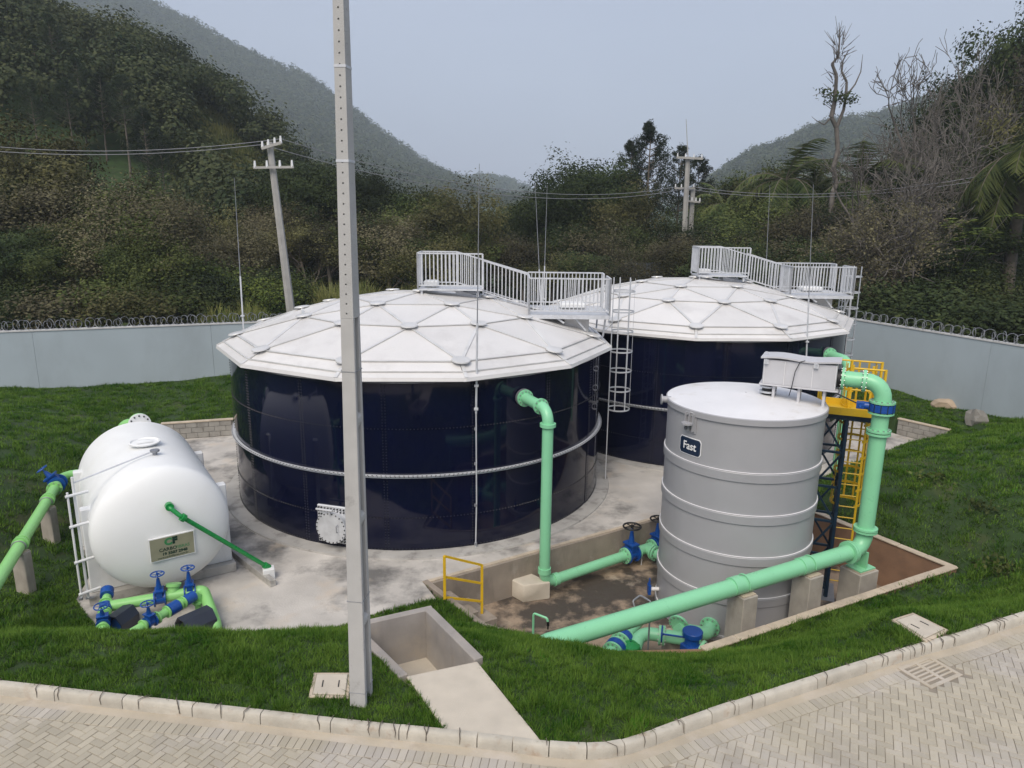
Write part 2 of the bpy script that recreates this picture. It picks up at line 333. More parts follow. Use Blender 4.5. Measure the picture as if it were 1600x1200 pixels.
def gate_valve(parent, p, d, r, up=(0, 0, 1), h=None, mat='blue', wheel='blue', wr=None, L=None):
    p = np.asarray(p, float); d = norm(d); up = np.asarray(up, float); up = norm(up-d*np.dot(up, d)); s = np.cross(d, up); L = L or r*2.2; h = h or r*3.2
    R = np.array([s, d, up]).T
    m = MB().cyl(p-d*L/2, p+d*L/2, r*1.1, n=16)
    m.cyl(p-d*L/2, p-d*(L/2-r*0.25), r*1.55, n=20); m.cyl(p+d*(L/2-r*0.25), p+d*L/2, r*1.55, n=20)
    m.box(p+up*r*1.25, (r*2.1, L*0.5, r*1.3), R); m.box(p+up*r*1.95, (r*2.5, L*0.75, r*0.28), R)
    m.cyl(p+up*r*1.9, p+up*(h*0.82), r*0.62, r*0.28, n=12); m.cyl(p+up*h*0.8, p+up*h, r*0.12, n=8)
    v = m.build('valve', mat, parent, bevel=0.0)
    handwheel(v, p+up*h, up, wr or r*1.2, wheel)
    return v
def text_obj(name, body, size, mat, parent, mtx, extrude=0.002, bold=0.0, align='CENTER'):
    cu = bpy.data.curves.new(name, 'FONT'); cu.body = body; cu.size = size; cu.extrude = extrude; cu.offset = bold; cu.align_x = align; cu.align_y = 'CENTER'; cu.resolution_u = 3
    t = bpy.data.objects.new(name, cu); col.objects.link(t)
    dg = bpy.context.evaluated_depsgraph_get(); me = bpy.data.meshes.new_from_object(t.evaluated_get(dg)); bpy.data.objects.remove(t)
    me.name = name; me.materials.clear(); me.materials.append(MAT[mat]); o = bpy.data.objects.new(name, me); col.objects.link(o); o.parent = parent; o.matrix_local = mtx; return o

# ================================================================ THE SETTING
TANK_A = np.array([-2.873, 22.346, 0.0]); TANK_B = np.array([7.107, 28.514, 0.0]); TR = 5.6
FAST = np.array([5.39, 16.18, -1.0]); FR = 1.74
def catmull(P, step=0.05):
    P = np.asarray(P, float); P = np.vstack([2*P[0]-P[1], P, 2*P[-1]-P[-2]]); out = []
    for i in range(1, len(P)-2):
        p0, p1, p2, p3 = P[i-1:i+3]; n = max(2, int(np.linalg.norm(p2-p1)/step))
        for t in np.linspace(0, 1, n, endpoint=False):
            out.append(0.5*((2*p1)+(-p0+p2)*t+(2*p0-5*p1+4*p2-p3)*t*t+(-p0+3*p1-3*p2+p3)*t**3))
    out.append(P[-2]); out = np.array(out)
    s = np.r_[0, np.cumsum(np.linalg.norm(np.diff(out, axis=0), axis=1))]; ss = np.arange(0, s[-1], step)
    return np.stack([np.interp(ss, s, out[:, k]) for k in range(2)], 1)
kpx = [(0, 1062), (180, 1082), (372, 1103), (560, 1124), (669, 1135), (777, 1146), (872, 1158), (944, 1159), (995, 1147), (1067, 1121), (1140, 1096), (1311, 1041.6), (1437, 1003.6), (1507, 984.6), (1600, 954.5)]
KB = [at_z(u, v, 2.02)[:2] for u, v in kpx]
KB = [KB[0]+(KB[0]-KB[2])*2.2]+KB+[KB[-1]+(KB[-1]-KB[-4])*1.6]
KERB = catmull(KB)                        # back edge of the kerb, left to right
def offset(P, d):                         # d > 0 towards the road (to the right of travel)
    T = np.gradient(P, axis=0); T /= np.linalg.norm(T, axis=1)[:, None]
    Nn = np.stack([T[:, 1], -T[:, 0]], 1)
    for _ in range(6): Nn[1:-1] = (Nn[:-2]+Nn[1:-1]*2+Nn[2:])/4
    Nn /= np.linalg.norm(Nn, axis=1)[:, None]
    return P+Nn*d
def seg_dist(X, Y, A, B):
    A = np.asarray(A, float)[:2]; B = np.asarray(B, float)[:2]; d = B-A; t = np.clip(((X-A[0])*d[0]+(Y-A[1])*d[1])/(d@d), 0, 1)
    return np.hypot(X-A[0]-t*d[0], Y-A[1]-t*d[1])
def inside(X, Y, poly):
    r = np.zeros(np.shape(X), bool); n = len(poly)
    for i in range(n):
        x0, y0 = poly[i][:2]; x1, y1 = poly[(i+1) % n][:2]
        if y0 == y1: continue
        r ^= ((y0 > Y) != (y1 > Y)) & (X < (x1-x0)*(Y-y0)/(y1-y0)+x0)
    return r
def poly_sd(X, Y, poly):
    d = np.full(np.shape(X), 1e9)
    for i in range(len(poly)): d = np.minimum(d, seg_dist(X, Y, poly[i], poly[(i+1) % len(poly)]))
    return np.where(inside(X, Y, poly), -d, d)
def kerb_d(X, Y):                         # signed distance behind the kerb's back edge (positive = grass side)
    P = KERB[::8]; d = np.full(np.shape(X), 1e9)
    for i in range(len(P)-1): d = np.minimum(d, seg_dist(X, Y, P[i], P[i+1]))
    yk = np.interp(X, KERB[:, 0], KERB[:, 1])
    return np.where(Y > yk, d, -d)
PIT_A = np.array([-2.03, 15.28]); PIT_B = np.array([7.38, 21.2]); PIT_C = np.array([10.66, 15.79]); PIT_D = np.array([3.74, 12.26]); PIT_E = np.array([1.2, 12.0]); PIT_F = np.array([-0.55, 13.4])
PIT = [PIT_A, PIT_B, PIT_C, PIT_D, PIT_E, PIT_F]
PAD = [(-9.5, 14.3), (-8.3, 13.1), (-7.6, 12.6), (-6.0, 12.6), (-3.6, 13.35), (-2.69, 13.99), (-1.62, 14.5), tuple(PIT_A), tuple(PIT_B), (9.3, 21.3), (12.2, 23.4), (14.6, 25.0), (16.35, 25.98), (15.24, 27.47), (13.8, 31.0), (12.0, 35.0), (2.0, 35.5), (-9.0, 29.5), (-10.57, 26.31), (-12.91, 25.58), (-12.4, 24.2), (-11.0, 19.6)]
WELL = [np.array(p) for p in [(-0.50, 9.30), (-1.37, 10.62), (-2.36, 10.16), (-1.42, 8.97)]]
PATH = [(-0.78, 7.86), (0.46, 7.62), (-0.46, 9.32), (-1.44, 8.95)]
HATCH = [[at_z(u, v, 2.03)[:2] for u, v in q] for q in (((490, 1050), (550, 1050), (545, 1090), (482, 1088)), ((1392, 968), (1426, 957), (1484, 985), (1447, 1003)))]
ctrl = []
for x in np.arange(-13, 13, 1.0):
    yk = float(np.interp(x, KERB[:, 0], KERB[:, 1])); ctrl.append((x, yk+0.1, 1.99))
ctrl += [(-12, 10.2, 2.02), (-7.9, 9.75, 2.03), (-6.4, 9.8, 2.03), (-4.9, 9.75, 2.03), (-3.0, 9.9, 1.99), (-2.3, 9.4, 1.99),
         (-12, 12.6, .4), (-9, 12.3, .18), (-6, 12.3, .12), (-3.3, 12.4, .2), (-10.3, 13.5, .02), (-11, 15, .0), (-10.6, 17, .0), (-11.5, 18.5, .12), (-11.7, 13.8, .15), (-10.8, 14.6, 0), (-11.7, 17, 0.02),
         (-13.1, 17.9, 1.1), (-13.7, 21, 1.2), (-16.7, 24.5, 1.3), (-15.6, 21, 1.6), (-16, 17, 1.7), (-14, 14.5, 1.4), (-12.6, 15.8, .9), (-20, 20, 2.1), (-18, 13, 2.1),
         (-12.6, 22.6, .55), (-13.2, 26.2, .55), (-14.5, 27.5, .7), (-11.8, 26.9, .62), (-12.5, 31.7, 1.0), (-20.9, 28.7, 1.0), (-17, 30, 1.0), (-9, 31, .9), (-4, 34, 1.0),
         (10.8, 15.4, .27), (7.2, 13.6, .24), (3.74, 11.9, .40), (5.5, 12.6, .28), (.97, 11.35, 1.0), (2.4, 11.2, .80), (-.6, 13.1, .18), (-.9, 12.2, .62), (-1.6, 11.2, 1.35), (-1.9, 12.9, .3), (-.3, 10.2, 1.75), (1.5, 9.6, 1.75), (4, 10, 1.6),
         (10.2, 18.3, 1.0), (11.5, 19.8, 1.35), (13.35, 21.1, 1.5), (15.3, 22.4, 1.55), (17.5, 23.7, 1.5), (12.3, 16.2, 1.25), (13, 13.5, 1.85), (11, 12.3, 1.7), (18, 18, 2.2), (9.5, 12.4, 1.25), (16, 14, 2.1), (20, 22, 2.0),
         (19.2, 26.1, 1.0), (16.5, 31.9, 1.0), (15.9, 24.9, .7), (16.7, 26.6, .7), (15.6, 27.9, .7), (9.95, 17.4, .35), (8.7, 20.3, .3), (6.5, 10.5, 1.99), (7.0, 10.8, 1.97), (6.2, 10.1, 1.99)]
ctrl = np.array(ctrl)
def tps_fit(P):
    n = len(P); d = np.hypot(P[:, None, 0]-P[None, :, 0], P[:, None, 1]-P[None, :, 1])
    K = np.where(d > 0, d*d*np.log(d+1e-9), 0)+np.eye(n)*0.15
    A = np.zeros((n+3, n+3)); A[:n, :n] = K; A[:n, n] = 1; A[:n, n+1:] = P[:, :2]; A[n, :n] = 1; A[n+1:, :n] = P[:, :2].T
    return np.linalg.solve(A, np.r_[P[:, 2], 0, 0, 0])
TW = tps_fit(ctrl)
def tps(X, Y):
    Z = TW[-3]+TW[-2]*X+TW[-1]*Y
    for (x, y, _), wq in zip(ctrl, TW): d2 = (X-x)**2+(Y-y)**2; Z = Z+wq*0.5*d2*np.log(d2+1e-9)
    return Z
# the hills' skylines: (pixel column of the ridge, height there)
RIDGE_A = [(-500, -110), (-200, -40), (0, 60), (80, 108), (150, 132), (220, 148), (270, 168), (310, 190), (350, 212), (400, 246), (440, 290), (470, 314), (540, 342), (620, 362), (700, 370), (900, 376), (2400, 380)]
RIDGE_C = [(-300, -150), (0, -78), (90, -40), (159, 8), (202, 25), (236, 48), (277, 69), (314, 82), (354, 102), (398, 123), (439, 141), (486, 157), (520, 182), (567, 214), (597, 236), (631, 259), (658, 276), (689, 291), (720, 306), (780, 330), (860, 352), (1000, 362)]
RIDGE_D = [(1040, 352), (1100, 300), (1161, 258), (1205, 246), (1239, 228), (1276, 212), (1330, 209), (1364, 199), (1414, 179), (1480, 150), (1560, 110), (1700, 60), (1900, 0)]
RIDGE_F = [(640, 330), (700, 312), (760, 306), (786, 310), (830, 330), (900, 342), (1000, 350), (1100, 340)]
def ridge_z(u, prof, y):
    v = np.interp(u, [p[0] for p in prof], [p[1] for p in prof]); return CAM_H+(345-v)/CAM_F*y*1.0
def far_ground(X, Y):
    u = 800+CAM_F*X/np.maximum(Y*0.973, 1)
    z = 1.0+0.02*np.maximum(Y-34, 0)
    z = z+smooth(X-(Y-30)*0.25, 16, 45)*smooth(Y, 30, 75)*9
    zA = ridge_z(u, RIDGE_A, 110.0)
    t = smooth(Y, 46, 110); zz = 2.0+(np.maximum(zA, 2.0)-2.0)*t
    zz = np.where(Y > 110, zz-(Y-110)*0.15, zz)
    wgt = smooth(-u, -760, -420)
    return np.maximum(z, z*(1-wgt)+zz*wgt)
def ground_z(X, Y):
    X = np.asarray(X, float); Y = np.asarray(Y, float)
    wn = smooth(Y, 30, 37); wx = smooth(np.abs(X), 18, 26)
    near = np.clip(tps(np.clip(X, -21, 20), np.clip(Y, 6, 33)), -0.3, 2.6)
    z = near*(1-np.maximum(wn, wx))+np.maximum(far_ground(X, np.maximum(Y, 30)), 1.0)*np.maximum(wn, wx)
    z = np.where(Y < 30, np.where(np.abs(X) > 18, near*(1-wx)+(1.6 if True else 0)*wx, z), z)
    kd = kerb_d(X, Y)
    z = np.where(kd < 0.4, np.minimum(z, 1.985), z)
    # lumps of the lawn
    z = z+0.035*np.sin(X*1.9+1.3*np.sin(Y*1.1))*np.cos(Y*2.3+X)*smooth(kd, 0.3, 1.2)*(1-smooth(Y, 34, 40))
    sd = poly_sd(X, Y, PAD)
    rw = np.minimum(seg_dist(X, Y, (16.35, 25.98), (15.24, 27.47)), seg_dist(X, Y, (-10.57, 26.31), (-12.91, 25.58)))
    cl = 0.02+1.1*np.maximum(sd, 0)
    z = np.where((rw > 1.2) & (sd < 3), np.minimum(z, cl), z)
    z = np.where((sd > 0) & (sd < 1.2), np.maximum(z, 0.012), z)
    z = np.where((rw <= 1.2) & (sd > 0), np.clip(z, 0.55, 0.62), z)
    z = np.where((rw <= 1.2) & (sd < 0.16), -0.15, z)
    z = np.where(sd < 0, -0.15, z)
    sp = poly_sd(X, Y, PIT)
    sf = np.minimum(np.minimum(seg_dist(X, Y, PIT_B, PIT_C), seg_dist(X, Y, PIT_C, PIT_D)), seg_dist(X, Y, PIT_D, PIT_E))
    z = np.where((sf < 0.9) & (sp >= 0) & (sd > 0.25), np.clip(z, 0.235-0.05*sf, 0.235+0.9*sf), z)
    sl_ = seg_dist(X, Y, PIT_F, PIT_A); z = np.where((sl_ < 0.8) & (sp >= 0) & (sf > 0.9), np.minimum(z, 0.0+0.75*sl_), z)
    z = np.where(sp < 0.02, -1.4, z)
    sw = poly_sd(X, Y, WELL)
    z = np.where(sw < 0.35, np.clip(z, 1.9, 2.03)*smooth(0.35-sw, 0, 0.2)+z*(1-smooth(0.35-sw, 0, 0.2)), z)
    z = np.where(sw < 0.10, 0.8, z)
    z = np.where(poly_sd(X, Y, PATH) < 0.0, np.minimum(z, 1.85), z)
    for hp_ in HATCH:
        sh = poly_sd(X, Y, hp_); k_ = 1-smooth(sh, .05, .55); z = z*(1-k_)+2.015*k_
        z = np.where(sh < -.05, 1.9, z)
    z = np.where(kd < 0, np.minimum(z, 1.72), z)
    return z
def axis_pts(lo, hi, step, far_lo, far_hi):
    a = list(np.arange(lo, hi, step)); s = step; x = hi
    while x < far_hi: a.append(x); s *= 1.16; x += s
    a.append(far_hi); s = step; x = lo-step
    while x > far_lo: a.insert(0, x); s *= 1.16; x -= s
    a.insert(0, far_lo); return np.array(a)
gx = axis_pts(-14.5, 18.5, 0.14, -1500, 1500); gy = axis_pts(6.9, 29.0, 0.14, -60, 1650)
GX, GY = np.meshgrid(gx, gy); GZ = ground_z(GX, GY)
nx, ny = len(gx), len(gy)
idx = np.arange(nx*ny).reshape(ny, nx)
F = np.stack([idx[:-1, :-1], idx[:-1, 1:], idx[1:, 1:], idx[1:, :-1]], -1).reshape(-1, 4)
ground = fastmesh('ground', np.stack([GX, GY, GZ], -1).reshape(-1, 3), F, 'soil', smoothf=True); tag(ground, kind='structure')
def hill(name, prof, y0, y1, z0, u0, u1, nU=120, nV=16, mat='hillsoil'):
    us = np.linspace(u0, u1, nU); V = []
    for j in range(nV+6):
        t = j/nV; Yv = y0+(y1-y0)*t if t <= 1 else y1+(t-1)*(y1-y0)
        for u in us:
            zr = float(ridge_z(u, prof, y1)); k = t if t <= 1 else max(0, 1-(t-1)*1.2)
            zz = z0+(max(zr, z0)-z0)*(k**1.15)+1.2*math.sin(u*0.05+j)*min(k, 1)*(1 if t < 0.9 else 0)
            V.append(((u-800)/CAM_F*Yv*0.973, Yv, zz))
    ii = np.arange((nV+6)*nU).reshape(nV+6, nU)
    Fq = np.stack([ii[:-1, :-1], ii[:-1, 1:], ii[1:, 1:], ii[1:, :-1]], -1).reshape(-1, 4)
    return tag(fastmesh(name, np.array(V), Fq, mat, smoothf=True), kind='structure')
RIDGE_C = [(u, v+13) for u, v in RIDGE_C]; RIDGE_D = [(u, v+13) for u, v in RIDGE_D]
hill('hill_left_far', RIDGE_C, 430, 1000, 2, -300, 1000)
hill('hill_right_far', RIDGE_D, 320, 750, 2, 1040, 1900)
hill('hill_valley_end', RIDGE_F, 900, 1400, 2, 640, 1100)

# ---------------------------------------------------------------- road, gutter, kerb
ROADZ = 1.865
KF = offset(KERB, 0.105); GE = offset(KERB, 0.245); HE = offset(KERB, 0.445)
def ribbon(P, Q, z, zq=None):
    zq = z if zq is None else zq; n = len(P)
    V = np.vstack([np.c_[P, np.full(n, z)], np.c_[Q, np.full(n, zq)]])
    i = np.arange(n-1); return V, np.stack([i, i+1, n+i+1, n+i], 1)
V, F = ribbon(GE, offset(KERB, 14.0), ROADZ-0.010); road = tag(fastmesh('road', V, F, 'bed'), kind='structure')
V, F = ribbon(offset(KERB, 0.09), GE, ROADZ-0.004, ROADZ-0.016); gut = tag(fastmesh('gutter', V, F, 'gutter'), kind='structure')
kerb = bpy.data.objects.new('kerb', None); col.objects.link(kerb); tag(kerb, kind='structure')
i = 0; klen = 19
while i < len(KERB)-2:
    L = klen + random.randint(-1, 1); 
    if -1.0 < KERB[i][0] < 3.4: L = 9
    j = min(i+L, len(KERB)-1); ks = np.linspace(i, j-0.25, max(3, (j-i)//4)).astype(float)
    m = MB(); vs = []; jz = random.uniform(-.008, .008)
    for k in ks:
        a = np.array([np.interp(k, range(len(KERB)), KERB[:, c]) for c in (0, 1)]); b = np.array([np.interp(k, range(len(KF)), KF[:, c]) for c in (0, 1)])
        for t, z in ((0, 1.55), (0, 2.015+jz), (0.72, 2.02+jz), (0.95, 1.995+jz), (1.02, 1.93), (1.10, 1.55)):
            p = a+(b-a)*t; vs.append((p[0], p[1], z))
    q = 6; n = len(ks); fs = [(k*q+c, (k+1)*q+c, (k+1)*q+(c+1) % q, k*q+(c+1) % q) for k in range(n-1) for c in range(q)]+[tuple(range(q)), tuple(range((n-1)*q, n*q))[::-1]]
    m.add(vs, fs).build('kerb_stone', 'kerb', kerb, sharp=50); i = j
GR = [at_z(u, v, ROADZ)[:2] for u, v in ((1408, 1045), (1450, 1030), (1500, 1050), (1455, 1072))]   # drain
gc = sum(GR)/4; gdir = norm(np.r_[GR[1]-GR[0]+GR[2]-GR[3], 0])[:2]; gn = np.array([gdir[1], -gdir[0]])
# pavers: a header course along the gutter, herringbone beyond
HB = rad(-25.0); pw, pl, gap = 0.10, 0.20, 0.006
pieces = []
Hm = offset(KERB, 0.345); s = np.r_[0, np.cumsum(np.linalg.norm(np.diff(Hm, axis=0), axis=1))]
for d in np.arange(0.05, s[-1]-0.05, 0.102):
    c = np.array([np.interp(d, s, Hm[:, k]) for k in (0, 1)]); c2 = np.array([np.interp(d+0.02, s, Hm[:, k]) for k in (0, 1)]); t = norm(np.r_[c2-c, 0])[:2]; nn = np.array([t[1], -t[0]])
    h = (0.102-gap)/2
    if abs((c-gc)@gdir) < .38 and abs((c-gc)@gn) < .30: continue
    pieces.append([c+t*a*h+nn*b*(0.1-gap/2) for a, b in ((-1, -1), (1, -1), (1, 1), (-1, 1))])
ca, sa = math.cos(HB), math.sin(HB); RB = np.array([[ca, -sa], [sa, ca]])
HEc = HE[::6]
HET = np.gradient(HEc, axis=0); HET /= np.linalg.norm(HET, axis=1)[:, None]; HEN = np.stack([HET[:, 1], -HET[:, 0]], 1)
def clip_half(poly, p, n):
    out = []; m = len(poly)
    for k in range(m):
        a, b = poly[k], poly[(k+1) % m]; da, db = (a-p)@n, (b-p)@n
        if da >= 0: out.append(a)
        if (da >= 0) != (db >= 0): out.append(a+(b-a)*(da/(da-db)))
    return out
for a in range(-120, 160):
    for b in range(-120, 160):
        for kind in (0, 1):
            o = np.array([a+2*b+(2 if kind else 0), -a+2*b], float)*pw; sz = (pw, pl) if kind else (pl, pw)
            ctr = RB@(o+np.array(sz)/2)
            if not (-9.5 < ctr[0] < 11.5 and 5.6 < ctr[1] < 12): continue
            u_, v_, w_ = proj(ctr[0], ctr[1], ROADZ)
            if v_ > 1310 or u_ < -160 or u_ > 1780: continue
            k = int(np.argmin(((HEc-ctr)**2).sum(1))); dd = (ctr-HEc[k])@HEN[k]
            if dd < -0.12: continue
            rg = ctr-gc
            if abs(rg@gdir) < 0.36+0.05 and abs(rg@gn) < 0.26+0.03: continue
            poly = [RB@(o+np.array(p)) for p in ((gap/2, gap/2), (sz[0]-gap/2, gap/2), (sz[0]-gap/2, sz[1]-gap/2), (gap/2, sz[1]-gap/2))]
            if dd < 0.16:
                for kk in (max(0, k-1), k, min(len(HEc)-1, k+1)):
                    poly = clip_half(poly, HEc[kk]+HEN[kk]*0.004, HEN[kk])
                    if len(poly) < 3: break
                if len(poly) < 3: continue
                ar = 0.5*abs(sum(poly[q][0]*poly[(q+1) % len(poly)][1]-poly[(q+1) % len(poly)][0]*poly[q][1] for q in range(len(poly))))
                if ar < 0.0012: continue
            pieces.append(poly)
def paver_geo(poly, dz, mb):
    poly = [np.asarray(p) for p in poly]; c = sum(poly)/len(poly); n = len(poly); e = 0.006
    top = [p+norm(np.r_[c-p, 0])[:2]*e for p in poly]; z = ROADZ+dz; tx, ty = random.uniform(-.008, .008), random.uniform(-.008, .008)
    zt = lambda p: z+(p-c)[0]*tx+(p-c)[1]*ty
    mb.add([(p[0], p[1], ROADZ-0.05) for p in poly]+[(p[0], p[1], zt(p)-0.005) for p in poly]+[(p[0], p[1], zt(p)) for p in top],
           [(k, (k+1) % n, n+(k+1) % n, n+k) for k in range(n)]+[(n+k, n+(k+1) % n, 2*n+(k+1) % n, 2*n+k) for k in range(n)]+[tuple(range(2*n, 3*n))])
def wpx(poly):
    c = sum(np.asarray(p) for p in poly)/len(poly); u_, v_, w_ = proj(c[0], c[1], ROADZ); vis = 0 <= u_ <= 1600 and v_ <= 1200
    return (0 if vis else 100)+w_
pieces.sort(key=wpx)
for p in pieces[:300]:
    m = MB(); paver_geo(p, random.uniform(-.003, .003), m); m.build('paver', 'paver', road, sharp=0)
m = MB()
for p in pieces[300:]: paver_geo(p, random.uniform(-.003, .003), m)
tag(m.build('paver_field', 'paver', road, sharp=0), kind='stuff')

# ---------------------------------------------------------------- concrete pad, tank plinths, pit, well, retaining walls
PADZ = 0.0
pad = tag(MB().prism(PAD, -0.2, PADZ).build('pavement', 'pad', sharp=0), kind='structure')
for T, ang in ((TANK_A, 0), (TANK_B, 0)):
    tag(MB().lathe([(TR-0.1, -0.1), (TR-0.1, 0.06), (TR+0.22, 0.06), (TR+0.42, 0.045), (TR+0.46, -0.1)], 96, T).build('tank_plinth', 'concrete', sharp=40), kind='structure')
pit = bpy.data.objects.new('pit', None); col.objects.link(pit); tag(pit, kind='structure')
MB().prism(PIT, -1.2, -1.0).build('floor', 'pitfloor', pit, sharp=0)
def wall_seg(A, B, z0, z1, th, name, mat, parent, side=1, bevel=0.01):
    A = np.asarray(A, float)[:2]; B = np.asarray(B, float)[:2]; d = norm(np.r_[B-A, 0])[:2]; n = np.array([-d[1], d[0]])*th*side
    zt = z1 if hasattr(z1, '__len__') else (z1, z1)
    return MB().prism([A, B, B+n, A+n], z0, [zt[0], zt[1], zt[1], zt[0]]).build(name, mat, parent, bevel=bevel)
wall_seg(PIT_A, PIT_B, -1.3, -0.012, 0.16, 'wall', 'pitwall', pit, side=-1)
MB().prism([PIT_A, PIT_B, PIT_B+np.array([.06, -.1]), PIT_A+np.array([.1, -.06])], -0.012, 0.012).build('wall_edge', 'coping', pit)
wall_seg(PIT_B, PIT_C, -1.3, 0.23, 0.14, 'wall', 'brickwall', pit, side=-1)
wall_seg(PIT_C, PIT_D, -1.3, 0.23, 0.14, 'wall', 'brickwall', pit, side=-1)
wall_seg(PIT_D, PIT_E, -1.3, (0.23, 0.3), 0.14, 'wall', 'brickwall', pit, side=-1)
wall_seg(PIT_E, PIT_F, -1.3, (0.3, 0.04), 0.14, 'wall', 'pitwall', pit, side=-1)
wall_seg(PIT_F, PIT_A, -1.3, 0.02, 0.14, 'wall', 'pitwall', pit, side=-1)
cn_ = norm(np.r_[PIT_D-PIT_C, 0])[:2]; cnn = np.array([cn_[1], -cn_[0]])
for A, B in ((PIT_B, PIT_C), (PIT_C, PIT_D)):
    d = norm(np.r_[B-A, 0])[:2]; n = np.array([d[1], -d[0]])
    nseg = 9; 
    for k in range(nseg):
        a = A+(B-A)*k/nseg; b = A+(B-A)*(k+0.985)/nseg
        MB().prism([a-n*0.03, b-n*0.03, b+n*0.17, a+n*0.17], 0.232, 0.27+random.uniform(0, .012)).build('coping_stone', 'coping', pit, bevel=0.012)
# steps into the pit at the gate
dst = norm(np.r_[PIT_B-PIT_A, 0])[:2]; dlf = norm(np.r_[PIT_F-PIT_A, 0])[:2]
for k, zt in enumerate((-0.30, -0.62)):
    a = PIT_A+dst*(0.15+0.0)+dlf*0.2; w0, w1 = (0.45, 0.95)[k], 1.15
    o = a+dst*(0.0); MB().prism([o, o+dst*w0, o+dst*w0+dlf*w1, o+dlf*w1], -1.05, zt).build('step', 'pitwall', pit, bevel=0.012)
# stair well with its landing, beside the path from the kerb
well = bpy.data.objects.new('stair_well', None); col.objects.link(well); tag(well, kind='structure')
W0, W1, W2, W3 = WELL
MB().prism(WELL, 0.95, 1.17).build('landing', 'path', well)
wall_seg(W0, W1, 0.9, 2.035, 0.15, 'wall', 'well', well, side=-1)
wall_seg(W1+(W1-W2)*0.13, W2, 0.9, 2.03, 0.13, 'wall', 'well', well, side=-1)
wall_seg(W2, W3, 0.9, 2.03, 0.14, 'wall', 'well', well, side=-1)
d0 = norm(np.r_[W1-W0, 0])[:2]
for k in range(2):
    a = W0+d0*0.26*(1-k); b = W3+d0*0.26*(1-k); q = [W0+d0*0.0, W3+d0*0.0, W3+d0*(0.18+0.2*(1-k)), W0+d0*(0.18+0.2*(1-k))]
    MB().prism(q, 1.1, 1.44+0.26*k).build('step', 'path', well)
path = tag(MB().prism(PATH, 1.6, 2.0).build('path', 'path', bevel=0.01), kind='structure')
def block_wall(A, B, h, name, label):
    A = np.asarray(A, float); B = np.asarray(B, float); d = norm(np.r_[B-A, 0])[:2]; n = np.array([-d[1], d[0]]); L = np.linalg.norm(B-A); a3 = math.atan2(d[1], d[0])
    t = thing(name, label, 'retaining wall', (*((A+B)/2), 0))
    nb = int(L/0.4); 
    for r in range(3):
        for k in range(-1, nb+1):
            s0 = max(0.0, (k+(0.5 if r % 2 else 0))*0.4); s1 = min(L, (k+1+(0.5 if r % 2 else 0))*0.4)
            if s1-s0 < 0.06: continue
            c = A+d*(s0+s1)/2+n*0.08; MB().box((c[0], c[1], 0.1+r*0.2), (s1-s0-0.012, 0.15, 0.188), rotz(a3)).build('block', 'block', t, bevel=0.008)
    c = (A+B)/2+n*0.1; MB().box((c[0], c[1], 0.3), (L, 0.1, 0.58), rotz(a3)).build('mortar', 'concrete', t)
    MB().box((c[0]-n[0]*.02, c[1]-n[1]*.02, 0.625), (L+.06, 0.2, 0.05), rotz(a3)).build('coping', 'coping', t, bevel=0.01)
block_wall((-12.91, 25.58), (-10.57, 26.31), 0.6, 'retaining_wall', 'low concrete block retaining wall left of the front navy tank, behind the white tank')
block_wall((15.24, 27.47), (16.35, 25.98), 0.6, 'retaining_wall', 'low concrete block retaining wall at the foot of the lawn below the right perimeter wall')

# ---------------------------------------------------------------- perimeter walls with razor wire
WL0, WL1, WR0, WR1 = np.array([-26.0, 26.9]), np.array([12.2, 40.6]), np.array([21.6, 21.0]), np.array([12.2, 40.6])
def perimeter(A, B, ztop, label, wlabel):
    d = norm(np.r_[B-A, 0])[:2]; n = np.array([-d[1], d[0]]); L = np.linalg.norm(B-A); a3 = math.atan2(d[1], d[0])
    if n[1] < 0: n = -n
    t = thing('perimeter_wall', label, 'wall', (*A, 0.5))
    nb = max(1, int(L/6)); 
    for k in range(nb):
        a = A+d*L*k/nb; b = A+d*(L*(k+1)/nb-0.008)
        MB().prism([a, b, b+n*0.18, a+n*0.18], 0.3, ztop).build('wall_panel', 'wall', t)
    c = (A+B)/2+n*0.09; MB().box((c[0], c[1], ztop+0.03), (L, 0.24, 0.055), rotz(a3)).build('coping', 'wallcap', t)
    z = thing('razor_wire', wlabel, 'razor wire', (*A, ztop+0.06)); m = MB(); pts = []; r = 0.19; pitch = 0.26
    rr_ = np.random.default_rng(int(L*10)); nr = int(L/0.21); barb = MB()
    for k in range(nr):
        s_ = (k+.5)*0.21+rr_.normal()*.05; ax = norm(np.r_[n*math.cos(.75)+d*math.sin(.75)*(1 if k % 2 else -1), rr_.normal()*.06]); e1 = np.array([0, 0, 1.0]); e1 = norm(e1-ax*(e1@ax)); e2 = np.cross(ax, e1); R0 = r*rr_.uniform(.78, 1.12); c0 = np.r_[A+d*s_+n*.09, ztop+.06+R0]
        P_ = [c0+(e2*math.cos(t_)+e1*math.sin(t_))*R0 for t_ in np.linspace(0, 2*PI, 18, endpoint=False)]
        m.tube(P_, 0.0115, 4, closed=True)
        for q_ in P_[::3]: barb.box(q_, (0.045, 0.01, 0.026), rotz(rr_.uniform(0, 3)))
    tag(m.build('coil', 'galvdark', z, sharp=0), kind='stuff'); tag(barb.build('barbs', 'galvdark', z, sharp=0), kind='stuff')
    return t
perimeter(WL0, WL1, 3.42, 'long pale grey rendered perimeter wall on the left, behind the white tank', 'coil of razor wire along the top of the left perimeter wall')
perimeter(WR0, WR1, 3.72, 'pale grey rendered perimeter wall on the right, behind the lawn bank', 'coil of razor wire along the top of the right perimeter wall')

